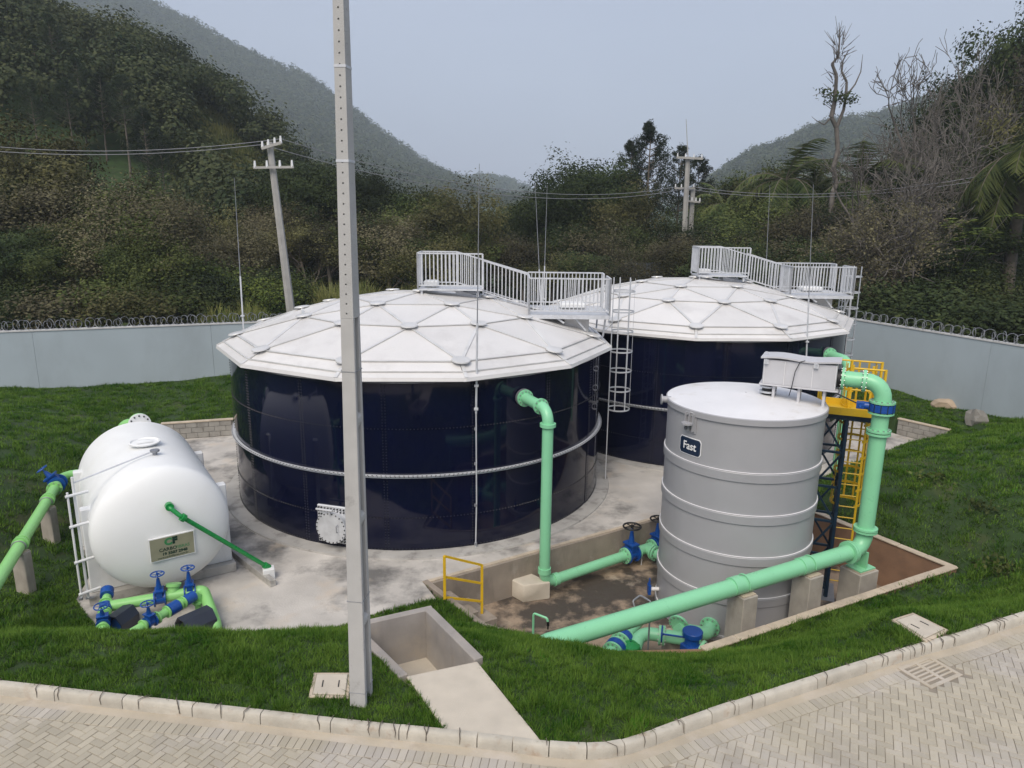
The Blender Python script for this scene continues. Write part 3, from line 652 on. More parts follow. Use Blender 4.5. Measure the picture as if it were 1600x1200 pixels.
# ---------------------------------------------------------------- navy bolted tanks (built about the origin, then placed)
EA = rad(-102.4); WALLH = 4.50
def pol(r, a, z): return np.array([r*math.cos(a), r*math.sin(a), z])
def storage_tank(label, loc):
    t = thing('bolted_tank', label, 'tank', (0, 0, 0), 'navy bolted storage tanks')
    MB().lathe([(TR-0.03, 0.02), (TR-0.03, WALLH)], 96).build('inner_shell', 'navy', t)
    levels = [(0.04, 0.908), (0.908, 2.06), (2.06, 3.215), (3.215, WALLH)]
    step = 2*PI/16; a0 = rad(-93.2)
    for z0, z1 in levels:
        m = MB(); ns = 8; vs = []
        for k in range(ns+1):
            a = step*k/ns; r = TR+0.012*(1-k/ns)
            for z in (z0, z1+0.02): vs += [pol(r+(0.004 if z == z0 else 0), a, z)]
        for k in range(ns+1):
            a = step*k/ns; r = TR-0.02
            for z in (z0, z1+0.02): vs += [pol(r, a, z)]
        o = 2*(ns+1); fs = [(2*k, 2*k+2, 2*k+3, 2*k+1) for k in range(ns)]+[(o+2*k, o+2*k+1, o+2*k+3, o+2*k+2) for k in range(ns)]+[(2*k, o+2*k, o+2*k+2, 2*k+2) for k in range(ns)]+[(2*k+1, 2*k+3, o+2*k+3, o+2*k+1) for k in range(ns)]+[(0, 1, o+1, o), (2*ns, o+2*ns, o+2*ns+1, 2*ns+1)]
        p0 = m.add(vs, fs).build('wall_panel', 'navy', t, sharp=30); p0.matrix_local = Matrix.Rotation(a0, 4, 'Z')
        for k in range(1, 16): inst('wall_panel', p0.data, t, Matrix.Rotation(a0+step*k, 4, 'Z'))
    # bolt rows on the seams
    def bolt(m, p, d, r=0.02):
        a, b, d = basis(d); m.add([p+a*r, p+b*r, p-a*r, p-b*r, p+d*0.022], [(0, 1, 4), (1, 2, 4), (2, 3, 4), (3, 0, 4)])
    m = MB()
    for da in (0.012, 0.026):
        for z in np.arange(0.1, WALLH-0.1, 0.075): bolt(m, pol(TR+0.012, da, z), pol(1, da, 0))
    b0 = tag(m.build('bolt_row', 'bolt', t, sharp=0), kind='stuff'); b0.matrix_local = Matrix.Rotation(a0, 4, 'Z')
    for k in range(1, 16): tag(inst('bolt_row', b0.data, t, Matrix.Rotation(a0+step*k, 4, 'Z')), kind='stuff')
    m = MB()
    for a in np.arange(0, 2*PI, 0.0155): bolt(m, pol(TR+0.014, a, 0), pol(1, a, 0))
    b1 = tag(m.build('bolt_ring', 'bolt', t, sharp=0), kind='stuff'); b1.location.z = 0.935
    for z in (3.24, 0.10): tag(inst('bolt_ring', b1.data, t, Matrix.Translation((0, 0, z))), kind='stuff')
    band = MB().lathe([(TR+0.016, 1.985), (TR+0.034, 1.985), (TR+0.034, 2.055), (TR+0.12, 2.06), (TR+0.12, 2.072), (TR+0.016, 2.072)], 128, close=True).build('stiffener_band', 'galv', t, sharp=30)
    m = MB()
    for a in np.arange(0, 2*PI, 0.0195): bolt(m, pol(TR+0.034, a, 2.02), pol(1, a, 0), 0.018); m.box(pol(TR+0.1, a, 2.075), (0.03, 0.03, 0.01), rotz(a))
    tag(m.build('band_bolts', 'bolt', band, sharp=0), kind='stuff')
    # dome: apex, rings of 6, 12, 12 nodes, eave of 12
    rings = [(0.0, 5.97, [0]), (2.1, 5.80, [EA+rad(15+60*k-30) for k in range(6)]), (3.62, 5.44, [EA+rad(15+30*k) for k in range(12)]), (5.38, 4.84, [EA+rad(30*k) for k in range(12)]), (5.95, 4.55, [EA+rad(30*k) for k in range(12)])]
    nodes = [[pol(r, a, z) for a in A] for r, z, A in rings]
    tris, edges = [], set()
    ap = nodes[0][0]
    def E(a, b): edges.add((a, b))
    for k in range(6):
        tris.append(((0, 0), (1, k), (1, (k+1) % 6))); E((0, 0), (1, k)); E((1, k), (1, (k+1) % 6))
    # ring1 node k (angle -15+60k) faces ring2 nodes: angles 15+30j -> j=2k-1 is aligned
    for k in range(6):
        j0, j1, j2 = (2*k-2) % 12, (2*k-1) % 12, (2*k) % 12
        tris += [((1, k), (2, j0), (2, j1)), ((1, k), (2, j1), (2, j2)), ((1, k), (2, j2), (1, (k+1) % 6))]
        E((1, k), (2, j0)); E((1, k), (2, j1)); E((1, k), (2, j2))
    for j in range(12):
        E((2, j), (2, (j+1) % 12)); E((2, j), (3, j)); E((2, j), (3, (j+1) % 12)); E((3, j), (3, (j+1) % 12)); E((3, j), (4, j))
        tris += [((2, j), (3, j), (3, (j+1) % 12)), ((2, j), (3, (j+1) % 12), (2, (j+1) % 12))]
    nd = lambda q: nodes[q[0]][q[1]]
    m = MB()
    dz = np.array([0, 0, -0.05])
    for tr in tris: m.add([nd(q)+dz for q in tr], [(0, 1, 2)])
    for j in range(12):
        k = (j+1) % 12; m.add([nodes[3][j]+dz, nodes[3][k]+dz, nodes[4][k]+dz, nodes[4][j]+dz], [(0, 1, 2, 3)])
    roof = m.build('roof', 'seam', t, sharp=0)
    def plate(vs, name, ins=0.035, th=0.04):
        c = sum(vs)/len(vs); q = [p+(c-p)*(ins/np.linalg.norm(c-p))*1.6 for p in vs]; n = norm(np.cross(vs[1]-vs[0], vs[2]-vs[0])); n = n if n[2] > 0 else -n
        top = [p-n*0.012 for p in q]; b = [p-n*th for p in q]; k = len(vs)
        return MB().add(top+b, [tuple(range(k))]+[(i, (i+1) % k, k+(i+1) % k, k+i) for i in range(k)]).build(name, 'roof', roof, sharp=0)
    for tr in tris: plate([nd(q) for q in tr], 'roof_panel')
    for j in range(12):
        k = (j+1) % 12; a, b, c, d = nodes[3][j], nodes[3][k], nodes[4][k], nodes[4][j]; f = 0.66
        plate([a, b, b+(c-b)*f, a+(d-a)*f], 'skirt_panel'); plate([a+(d-a)*f, b+(c-b)*f, c, d], 'skirt_panel', ins=0.02)
        # fascia
        up = np.array([0, 0, 1]); o_ = norm((c+d)*np.array([1, 1, 0]))
        MB().add([d+o_*.0, c+o_*.0, c-up*0.09+o_*.02, d-up*0.09+o_*.02, d-o_*.07, c-o_*.07, c-up*0.11-o_*.09, d-up*0.11-o_*.09], [(0, 1, 2, 3), (3, 2, 6, 7), (4, 7, 6, 5), (0, 4, 5, 1), (0, 3, 7, 4), (1, 5, 6, 2)]).build('fascia', 'roof', roof, sharp=0)
        m2 = MB().beam(d-up*.10-o_*.1, pol(TR, EA+rad(30*j), 4.44), 0.04); m2.build('eave_bracket', 'galv', roof)
    m = MB().lathe([(5.9*0.966, 4.40), (TR-0.05, 4.45)], 72); m.build('soffit', 'roof', roof)
    for a, b in sorted(edges):
        p, q = nd(a), nd(b); mid = (p+q)/2; s = norm(np.cross(norm(q-p), np.array([0, 0, 1.0]))); n = norm(np.cross(s, q-p)); n = n if n[2] > 0 else -n
        R = np.array([s, norm(q-p), n]).T; MB().box(mid+n*0.0, (0.085, np.linalg.norm(q-p), 0.022), R).build('batten', 'batten', roof, sharp=0)
    for j in range(12):
        k = (j+1) % 12; f = 0.66; p = nodes[3][j]+(nodes[4][j]-nodes[3][j])*f; q = nodes[3][k]+(nodes[4][k]-nodes[3][k])*f
        MB().beam(p+np.array([0, 0, .004]), q+np.array([0, 0, .004]), 0.04, 0.03).build('batten', 'batten', roof, sharp=0)
    h0 = None
    for lv in (0, 1, 2, 3):
        for p in nodes[lv]:
            n = norm(p-np.array([0, 0, -22.0])); M4 = Matrix.Translation(Vector(p)+Vector(n)*0.022) @ Vector(n).to_track_quat('Z', 'Y').to_matrix().to_4x4()
            if h0 is None:
                h0 = MB().lathe([(0.0, 0.045), (0.17, 0.04), (0.225, 0.028), (0.235, 0.0)], 28).build('hub_cover', 'batten', roof, sharp=40); h0.matrix_local = M4
            else: inst('hub_cover', h0.data, roof, M4)
    t.location = tuple(loc); ORG[t.name] = np.asarray(loc, float)
    return t
tankA = storage_tank('front navy bolted steel tank with pale faceted dome and mint outlet pipe', TANK_A)
tankB = copy_tree(tankA); tankB.location = tuple(TANK_B); tankB['label'] = 'rear navy bolted steel tank with pale faceted dome, behind the grey round tank'
# round bolted manhole low on the front tank
def manhole(t, ang, z):
    R = rotz(ang+PI/2); o = TANK_A+pol(TR+0.03, ang, z); n = pol(1, ang, 0); tx = np.array([-n[1], n[0], 0])
    mh = MB().box(o, (0.98, 0.07, 1.0), R).build('manhole', 'galv', t, bevel=0.02)
    MB().cyl(o+n*.02, o+n*0.20, 0.37, n=32).build('neck', 'galv', mh)
    MB().cyl(o+n*0.20, o+n*0.25, 0.41, n=32).build('lid', 'galv', mh, bevel=0)
    MB().tube([o+n*.27+tx*.2-np.array([0, 0, .08]), o+n*.33+tx*.2-np.array([0, 0, .06]), o+n*.33+tx*.2+np.array([0, 0, .1]), o+n*.27+tx*.2+np.array([0, 0, .12])], .012, 6).build('handle', 'galvdark', mh)
    MB().cyl(o+n*.3+tx*-.35+np.array([0, 0, .5]), o+n*.3+tx*.1+np.array([0, 0, .5]), 0.03, n=8).beam(o+n*.28+np.array([0, 0, .5]), o+n*.28+np.array([0, 0, .38]), .04).build('hinge_bar', 'galv', mh)
    m = MB()
    for k in range(11):
        for q in (-.43, .43, -.36, .36):
            s = -.44+.88*k/10
            for p in ((s, q), (q, s)): c = o+tx*p[0]+np.array([0, 0, p[1]])+n*.035; m.cyl(c, c+n*.03, .02, n=6)
    for k in range(22):
        a = 2*PI*k/22; c = o+n*.25+(tx*math.cos(a)+np.array([0, 0, math.sin(a)]))*.385; m.cyl(c, c+n*.02, .016, n=6)
    tag(m.build('bolts', 'bolt', mh, sharp=0), kind='stuff')
manhole(tankA, rad(-105.8), 0.66)

# ---------------------------------------------------------------- roof walkways (one on each dome)
def rail_panel(m, p0, p1, h=1.05, spacing=0.115, kick=True):
    p0 = np.asarray(p0, float); p1 = np.asarray(p1, float); up = np.array([0, 0, 1.0]); L = np.linalg.norm((p1-p0)[:2])
    m.beam(p0+up*h, p1+up*h, 0.05, 0.04); m.beam(p0+up*0.1, p1+up*0.1, 0.035, 0.035)
    n = max(2, int(L/spacing))
    for k in range(n+1):
        q = p0+(p1-p0)*k/n; big = k in (0, n); m.beam(q+up*(0 if big else .1), q+up*h, 0.05 if big else 0.03, 0.05 if big else 0.012+.015)
def walkway(label, loc):
    t = thing('roof_walkway', label, 'walkway', (0, 0, 0), 'galvanised walkways on the tank domes')
    x0, x1, xa, xb, xc = 0.0, 1.95, 1.1, 3.35, 5.72; yf, yb = -0.42, 0.62; zt = 6.10; ze = 5.46
    MB().box(((x0+x1)/2, (yf+yb)/2, zt-0.03), (x1-x0, yb-yf, 0.05)).build('deck', 'galv', t)
    MB().box((x0+.35, .1, zt+.12), (.45, .4, .18)).build('vent_box', 'whitewall', t, bevel=.04)
    for (px, py) in ((0.1, yf+.1), (1.8, yf+.1), (0.1, yb-.1), (1.8, yb-.1)): MB().beam((px, py, zt-.05), (px, py, 5.86), .06).build('foot', 'galv', t)
    a = np.array([x1, 0, zt]); 
    MB().add([(xa, .0, zt-.06), (xb+.1, .0, ze-.06), (xb+.1, yb, ze-.06), (xa, yb, zt-.06), (xa, .0, zt-.22), (xb+.1, .0, ze-.26), (xb+.1, yb, ze-.26), (xa, yb, zt-.22)], [(0, 1, 2, 3), (4, 7, 6, 5), (0, 4, 5, 1), (1, 5, 6, 2), (2, 6, 7, 3), (3, 7, 4, 0)]).build('ramp', 'galv', t)
    for k in range(7):
        f = (k+.5)/7; MB().box((xa+(xb-xa)*f, yb/2, zt+(ze-zt)*f-.03), (.26, yb-.05, .03)).build('tread', 'galv', t)
    m = MB(); rail_panel(m, (x0, yf, zt), (x1, yf, zt)); m.build('railing', 'galv', t, sharp=0)
    m = MB(); rail_panel(m, (x0, yf, zt), (x0, yb, zt)); m.build('railing', 'galv', t, sharp=0)
    m = MB(); rail_panel(m, (xa, yb, zt), (xb, yb, ze)); m.build('railing', 'galv', t, sharp=0)
    m = MB(); rail_panel(m, (x1, 0.0, zt-.22), (xb, 0.0, ze)); m.build('railing', 'galv', t, sharp=0)
    m = MB(); rail_panel(m, (x0, yb, zt), (xa, yb, zt)); m.build('railing', 'galv', t, sharp=0)
    yf2, yb2 = -1.15, 1.05
    MB().box(((xb+xc)/2, (yf2+yb2)/2, ze-.03), (xc-xb, yb2-yf2, .04)).build('deck', 'galv', t)
    fr = MB()
    for p, q in (((xb, yf2), (xc, yf2)), ((xc, yf2), (xc, yb2)), ((xc, yb2), (xb, yb2)), ((xb, yb2), (xb, yf2))): fr.beam((*p, ze-.07), (*q, ze-.07), .06, .12)
    for k in range(1, 4): fr.beam((xb+(xc-xb)*k/4, yf2, ze-.07), (xb+(xc-xb)*k/4, yb2, ze-.07), .05, .09)
    fr.build('deck_frame', 'galv', t)
    for p, q in (((xb, yf2), (xc, yf2)), ((xc, yf2), (xc, -.15)), ((xc, .55), (xc, yb2)), ((xc, yb2), (xb, yb2)), ((xb, yf2), (xb, -.05))):
        m = MB(); rail_panel(m, (*p, ze), (*q, ze)); m.build('railing', 'galv', t, sharp=0)
    MB().box(((xb+xc)/2+.2, .4, ze+.10), (.8, .6, .16)).build('hatch_box', 'whitewall', t, bevel=.04)
    for px, py, qx, qy in ((xb+.8, yf2+.1, xb+1.05, yf2+.05), (xb+1.35, yf2+.1, xb+1.7, yf2+.15), (xc-.1, yf2+.1, xc-.12, yf2+.4), (xc-.1, yb2-.1, xc-.15, yb2-.3), (xb+.8, yb2-.1, xb+.9, yb2-.1)):
        rr = math.hypot(qx, qy); MB().beam((px, py, ze-.1), (qx, qy, 5.97-rr*rr*.0385+.02), .05).build('strut', 'galv', t)
    MB().box((xb+1.45, -.2, ze-.42), (.75, 1.0, .62), np.eye(3)).build('manhole_neck', 'roof', t, bevel=.02)
    t.location = tuple(loc); return t
wkA = walkway('galvanised walkway with railings on the front navy tank dome', TANK_A)
wkB = copy_tree(wkA); wkB.location = tuple(TANK_B); wkB['label'] = 'galvanised walkway with railings on the rear navy tank dome'
def caged_ladder(name, label, loc, rz, ztop, zbot, zc0, mat, w=0.42, rung=0.30, cr=0.36, hoop=0.62, nstrap=5, flat=0.05, toph=1.0, group=None):
    """ladder climbed along +x side: rails at x=0, cage on the +x side"""
    t = thing(name, label, 'ladder', (0, 0, 0), group)
    for s in (-1, 1): MB().beam((0, s*w/2, zbot), (0, s*w/2, ztop+toph), .05, .03).build('rail', mat, t)
    zs_ = np.arange(zbot+.25, ztop, rung); r0 = MB().cyl((0, -w/2, 0), (0, w/2, 0), .015, n=6).build('rung', mat, t); r0.location.z = zs_[0]
    for z in zs_[1:]: inst('rung', r0.data, t, Matrix.Translation((0, 0, z)))
    def arc(z): return [np.array([cr*.85+cr*math.cos(a), cr*math.sin(a), z]) for a in np.linspace(rad(152), rad(-152), 17)]
    for z in np.arange(zc0, ztop+toph+.01, hoop):
        P = arc(z); P = [np.array([0, w/2, z])]+P+[np.array([0, -w/2, z])]; h = flat/2
        v = [p+np.array([0, 0, q]) for p in P for q in (-h, h)]; v += [p*np.array([1.0, 1.0, 1])+np.array([0, 0, q])-norm((p-np.array([cr*.85, 0, z]))*np.array([1, 1, 0]))*.012 for p in P for q in (-h, h)]
        n = len(P); o = 2*n; fs = [(2*k, 2*k+2, 2*k+3, 2*k+1) for k in range(n-1)]+[(o+2*k, o+2*k+1, o+2*k+3, o+2*k+2) for k in range(n-1)]+[(2*k+1, 2*k+3, o+2*k+3, o+2*k+1) for k in range(n-1)]+[(2*k, o+2*k, o+2*k+2, 2*k+2) for k in range(n-1)]
        MB().add(v, fs).build('hoop', mat, t, sharp=0)
    for a in np.linspace(rad(110), rad(-110), nstrap):
        p = np.array([cr*.85+(cr-.018)*math.cos(a), (cr-.018)*math.sin(a), 0]); MB().box(p+np.array([0, 0, (zc0+ztop+toph)/2]), (.01, flat*.8, ztop+toph-zc0), rotz(a)).build('cage_bar', mat, t)
    t.location = tuple(loc); t.rotation_euler.z = rz; return t
def ladder_pts(T): return T+np.array([TR+0.22, -0.25, 0])
caged_ladder('caged_ladder', 'galvanised caged ladder hanging on the right side of the front navy tank', TANK_A+np.array([5.95, -.12, 0]), rad(-8), 5.46, 0.05, 2.35, 'galv', group='galvanised ladders of the navy tanks', flat=0.045)
caged_ladder('caged_ladder', 'galvanised caged ladder at the far right edge of the rear navy tank', TANK_B+np.array([5.95, .2, 0]), rad(5), 5.46, 0.05, 2.35, 'galv', group='galvanised ladders of the navy tanks', flat=0.045)

# ---------------------------------------------------------------- lightning rods
def rod(label, base, top, foot=None):
    base = np.asarray(base, float); top = np.asarray(top, float)
    t = thing('lightning_rod', label, 'lightning rod', foot if foot is not None else base, 'lightning rods on the navy tanks')
    mid = base+(top-base)*.38
    MB().cyl(base, mid, .026, n=8).build('mast', 'galv', t); MB().cyl(mid, top, .016, .007, n=6).build('rod', 'galvdark', t)
    m = MB()
    for k in (0.02, .12): q = base+(top-base)*k; m.box(q, (.1, .1, .05))
    m.build('clamp', 'galv', t)
    if foot is not None:
        MB().tube([base, base*.35+np.asarray(foot)*.65+np.array([0.02, 0, 0]), foot], .018, 6).build('down_conductor', 'galv', t)
        m = MB()
        for z in (0.15, 1.2, 2.3, 3.2, 3.7): m.box((foot[0], foot[1], z), (.07, .07, .06))
        m.build('bracket', 'galvdark', t)
def rim(T, a, z, r=TR+.12): return T+pol(r, rad(a), z)
fa = rim(TANK_A, -69.6, 0.06); ba = rim(TANK_A, -69.6, 3.6, TR+.16)
rod('tall lightning rod clamped to the front of the front navy tank', ba, at_y(749, 256, ba[1]), fa)
q = rim(TANK_A, 172, 4.45, TR+.3); rod('lightning rod rising from the left edge of the front navy tank dome', q, at_y(366, 278, q[1]))
q = rim(TANK_A, 48, 4.45, TR+.3); rod('lightning rod behind the front tank, left one of the close pair', q, at_y(836, 284, q[1]))
q = rim(TANK_B, 178, 4.45, TR+.3); rod('lightning rod behind the front tank, right one of the close pair', q, at_y(855, 289, q[1]))
q = rim(TANK_B, -64, 3.7, TR+.2); rod('lightning rod on the front of the rear navy tank, above the grey box', q, at_y(1271, 288, q[1]))
q = rim(TANK_B, 44, 4.45, TR+.3); rod('thin lightning rod on the far side of the rear navy tank', q, at_y(1203, 290, q[1]))

def z_for(x, y, v):
    lo, hi = -3.0, 40.0
    for _ in range(50):
        md = (lo+hi)/2
        if proj(x, y, md)[1] > v: lo = md
        else: hi = md
    return (lo+hi)/2
A3 = lambda *p: np.array(p, float)
# ---------------------------------------------------------------- grey fibreglass tank in the pit
ft = thing('fibreglass_tank', 'tall round grey fibreglass tank with raised bands standing in the pit, navy sign', 'tank', FAST)
MB().lathe([(FR, 0.0), (FR, 5.1), (FR+.045, 5.1), (FR+.045, 5.22), (FR+.02, 5.235)], 96, FAST).build('shell', 'grp', ft, sharp=30)
MB().lathe([(0.02, 5.40), (0.7, 5.345), (1.3, 5.285), (FR+.02, 5.235)], 96, FAST).build('roof', 'grptop', ft, sharp=50)
for z in (0.04, 1.03, 2.01, 2.98, 3.94):
    MB().lathe([(FR-.01, z-.105), (FR+.03, z-.10), (FR+.034, z+.085), (FR+.024, z+.10), (FR-.01, z+.105)], 96, FAST).build('band', 'grp', ft, sharp=30)
    MB().lathe([(FR+.005, z+.106), (FR+.028, z+.114), (FR+.005, z+.122)], 96, FAST).build('bead', 'grptop', ft, sharp=60)
def cylpt(a, z, r=FR): return FAST+A3(r*math.cos(a), r*math.sin(a), z)
# sign bent to the shell
sa_ = rad(-146.5); spx = cylpt(sa_, 0); sz = z_for(spx[0], spx[1], 697)+1.0
def bent(o, a0, z0, r, tilt=0.0):
    for v in o.data.vertices:
        x, y, z = v.co; p = cylpt(a0+x/r, z0+y, r+z); v.co = Vector(p-FAST)
def rrect(w, h, r, n=5):
    P = []
    for cx, cy, a0 in ((w/2-r, h/2-r, 0), (-w/2+r, h/2-r, 90), (-w/2+r, -h/2+r, 180), (w/2-r, -h/2+r, 270)):
        for k in range(n+1): a = rad(a0+90*k/n); P.append((cx+r*math.cos(a), cy+r*math.sin(a)))
    return P
def strip_plate(w, h, r, z0, z1):
    m = MB(); P = rrect(w, h, r); xs = np.linspace(-w/2, w/2, 17)
    def ext(x):
        ys = h/2
        dx = abs(x)-(w/2-r)
        if dx > 0: ys = h/2-r+math.sqrt(max(0, r*r-dx*dx))
        return ys
    vs = []
    for x in xs:
        e = ext(x); vs += [(x, -e, z1), (x, e, z1), (x, -e, z0), (x, e, z0)]
    fs = []
    for k in range(len(xs)-1):
        o, q = 4*k, 4*k+4; fs += [(o, q, q+1, o+1), (o+2, o+3, q+3, q+2), (o+1, q+1, q+3, o+3), (o, o+2, q+2, q)]
    return m.add(vs, fs)
sg = strip_plate(.62, .40, .07, .002, .010).build('sign_border', 'whiteprint', ft, sharp=0, org=(0, 0, 0)); sg.location = (0, 0, 0); bent(sg, sa_, sz, FR)
sg2 = strip_plate(.585, .365, .06, .008, .016).build('sign', 'signnavy', ft, sharp=0, org=(0, 0, 0)); sg2.location = (0, 0, 0); bent(sg2, sa_, sz, FR)
tx_ = text_obj('lettering', 'Fast', .25, 'whiteprint', sg2, Matrix.Identity(4), .003, .003)
for v in tx_.data.vertices: v.co.z += .019; v.co.x *= 0.92
bent(tx_, sa_, sz, FR)
# lifting lug with ribs, side nozzle, low drain
def lug(a, z, s=1.0):
    n = A3(math.cos(a), math.sin(a), 0); tx = A3(-n[1], n[0], 0); c = cylpt(a, z); R = np.array([tx, n, A3(0, 0, 1)]).T; m = MB()
    m.box(c+n*.01, (.30*s, .02, .46*s), R); m.cyl(c+n*.13-A3(0, 0, .02), c+n*.13+A3(0, 0, .02), .13*s, n=20)
    for k in (-.11, 0, .11): m.box(c+tx*k*s+n*.05+A3(0, 0, .02), (.018, .1, .40*s), R)
    m.tube([c+n*.02-tx*.14*s, c+n*.06-tx*.15*s+A3(0, 0, .12), c+n*.06+A3(0, 0, .24)*s, c+n*.02+tx*.1*s+A3(0, 0, .22)], .016, 6)
    return m.build('lifting_lug', 'grp', ft)
lp = cylpt(sa_, 0); lug(sa_, z_for(lp[0], lp[1], 660)+1.0)
nz = cylpt(rad(176), 0); zn = z_for(nz[0]-.1, nz[1], 624)+1
MB().cyl(cylpt(rad(176), zn, FR-.05), cylpt(rad(176), zn, FR+.17), .075, n=14).cyl(cylpt(rad(176), zn, FR+.15), cylpt(rad(176), zn, FR+.18), .12, n=16).build('nozzle', 'grp', ft)
dn = cylpt(rad(-178), 0); zd = z_for(dn[0]-.2, dn[1], 920)+1
dv = MB().cyl(cylpt(rad(-178), zd, FR-.05), cylpt(rad(-178), zd, FR+.2), .05, n=12).build('drain_nozzle', 'grptop', ft)
p = cylpt(rad(-178), zd, FR+.23); MB().box(p, (.07, .16, .24)).cyl(p, p+A3(0, 0, .2), .03, n=8).box(p+A3(0, 0, .24), (.03, .03, .1)).build('drain_valve', 'blue', dv)
m = MB()   # pale U bracket low on the shell
aa = rad(-97); n = A3(math.cos(aa), math.sin(aa), 0); tx = A3(-n[1], n[0], 0); c = cylpt(aa, .42, FR+.05)
m.tube([c-tx*.14-A3(0, 0, .3), c-tx*.14, c+tx*.1+A3(0, 0, .02), c+tx*.12-A3(0, 0, .3)], .018, 6).tube([c-tx*.02-A3(0, 0, .3), c-tx*.02-A3(0, 0, .02)], .014, 6).build('hose_bracket', 'whitewall', ft)
# black gauge and box on the roof
bd = norm(A3(.9, -.435, 0)); bn = A3(-bd[1], bd[0], 0); bR = np.array([bd, bn, A3(0, 0, 1)]).T
b0 = A3(5.78, 16.22, 0); b1 = A3(7.16, 15.56, 0); bc = (b0+b1)/2; bL = np.linalg.norm(b1-b0); bz0, bz1 = 4.66, 5.22
bx = thing('inlet_box', 'long grey lidded fibreglass box raised on feet on the grey round tank roof', 'inlet box', (*bc[:2], 4.3))
MB().box(bc+A3(0, 0, (bz0+bz1)/2), (bL, .56, bz1-bz0), bR).build('body', 'grplight', bx, bevel=.015)
MB().box(bc+A3(0, 0, bz0-.01), (bL+.12, .66, .035), bR).build('base_flange', 'grplight', bx, bevel=.008)
m = MB(); ns = 12; vs = []
for k in range(ns+1):
    f = k/ns; q = b0+(b1-b0)*(f*1.08-.04); h = .045*math.sin(f*PI*1.3+.6)**2
    for s_ in (-.33, .33): vs += [q+bn*s_+A3(0, 0, bz1+.01+h), q+bn*s_+A3(0, 0, bz1+.045+h)]
fs = []
for k in range(ns):
    o, q = 4*k, 4*k+4; fs += [(o, q, q+2, o+2), (o+1, o+3, q+3, q+1), (o, o+1, q+1, q), (o+2, q+2, q+3, o+3)]
fs += [(0, 2, 3, 1), (4*ns, 4*ns+1, 4*ns+3, 4*ns+2)]
MB().add(vs, fs).build('lid', 'grplight', bx, sharp=50)
for f in (.02, .30, .68, .985):
    q = b0+(b1-b0)*f-bn*.287; MB().box(q+A3(0, 0, (bz0+bz1)/2), (.012, .015, bz1-bz0-.02), bR).build('rib', 'grptop', bx)
for f in (.04, .72):
    q = b0+(b1-b0)*f-bn*.31; MB().box(q+A3(0, 0, bz1-.04), (.10, .06, .1), bR).cyl(q-bn*.02+A3(0, 0, bz1-.09), q-bn*.05+A3(0, 0, bz1+.02), .018, n=6).build('latch', 'galv', bx)
q = b0+bd*.03-bn*.1; m = MB().tube([q+A3(0, 0, bz1+.02)+bd*.05*math.cos(t)+A3(0, 0, .07+.05*math.sin(t)) for t in np.linspace(0, 2*PI, 12, endpoint=False)], .014, 6, closed=True); m.build('lifting_eye', 'galv', bx)
for f in (.17, .52, .86):
    q = b0+(b1-b0)*f; zt = 4.22+.02; MB().box(q-bn*.17+A3(0, 0, (bz0+zt)/2), (.06, .14, bz0-zt-.02), bR).box(q+bn*.17+A3(0, 0, (bz0+zt)/2), (.06, .14, bz0-zt-.02), bR).box(q+A3(0, 0, bz0-.1), (.05, .4, .12), bR).box(q+A3(0, 0, zt+.02), (.1, .5, .03), bR).build('foot', 'grplight', bx, bevel=.006)
q = b0+bd*.12-bn*.02; g = MB().cyl(q+A3(0, 0, 4.38), q+A3(0, 0, 4.66), .13, n=20).build('coupling', 'black', bx); m = MB().cyl(q+A3(0, 0, 4.42), q+A3(0, 0, 4.46), .185, n=24).cyl(q+A3(0, 0, 4.54), q+A3(0, 0, 4.58), .185, n=24)
m.build('coupling_flange', 'galv', g)
q = b0+(b1-b0)*.50-bn*.33; MB().tube([q+A3(0, 0, bz1+.06)+bd*.1, q+A3(0, 0, bz1+.02), q-bn*.03+A3(0, 0, bz1-.2)-bd*.08, q-bn*.02+A3(0, 0, bz0)-bd*.12, q+A3(0, 0, 4.45)-bd*.16], .010, 6).build('cable', 'black', bx)

# ---------------------------------------------------------------- mint green pipework
MR = 0.175
def mkpipe(name, label, loc): return thing(name, label, 'pipe', loc)
pe = b1+bd*.02+A3(0, 0, 4.90); vt = A3(8.0, 15.12, 4.90); ez = 1.05; low = A3(8.0, 15.12, ez); pdir = norm(A3(-.888, -.46, 0)); end = low+pdir*8.25
mp = mkpipe('main_pipe', 'big mint green pipe running down and along in front of the grey round tank', (8.0, 15.1, -1))
pipe(mp, [pe+bd*.06, vt, low, end+A3(0, 0, -.05), end+pdir*1.2+A3(0, 0, -.5)], MR, 'mint', rb=.36, n=28)
flange(mp, pe+bd*.10, bd, MR, 'mint', .05, 1.45, 12); MB().cyl(pe-bd*.02, pe+bd*.07, MR*1.15, n=24).build('rubber_joint', 'black', mp)
flange(mp, vt-bd*.40, bd, MR, 'mint', .06, 1.4, 12)
flange(mp, vt-A3(0, 0, .42), A3(0, 0, 1), MR, 'mint', .04, 1.5, 12)
bv = MB().cyl(vt-A3(0, 0, .62), vt-A3(0, 0, .46), MR*1.5, n=28).build('valve', 'blue', mp)
c = vt-A3(0, 0, .54); m = MB().cyl(c, c-bd*.42, .085, n=14).box(c-bd*.42, (.16, .16, .15), bR); m.cyl(c-bd*.42, c-bd*.42-bn*.25, .03, n=8); m.build('actuator', 'blue', bv, bevel=.01)
m = MB()
for k in range(12): a = 2*PI*k/12; q = c+A3(math.cos(a), math.sin(a), 0)*MR*1.42; m.cyl(q-A3(0, 0, .1), q+A3(0, 0, .1), .02, n=6)
tag(m.build('bolts', 'navyblue', bv, sharp=0), kind='stuff')
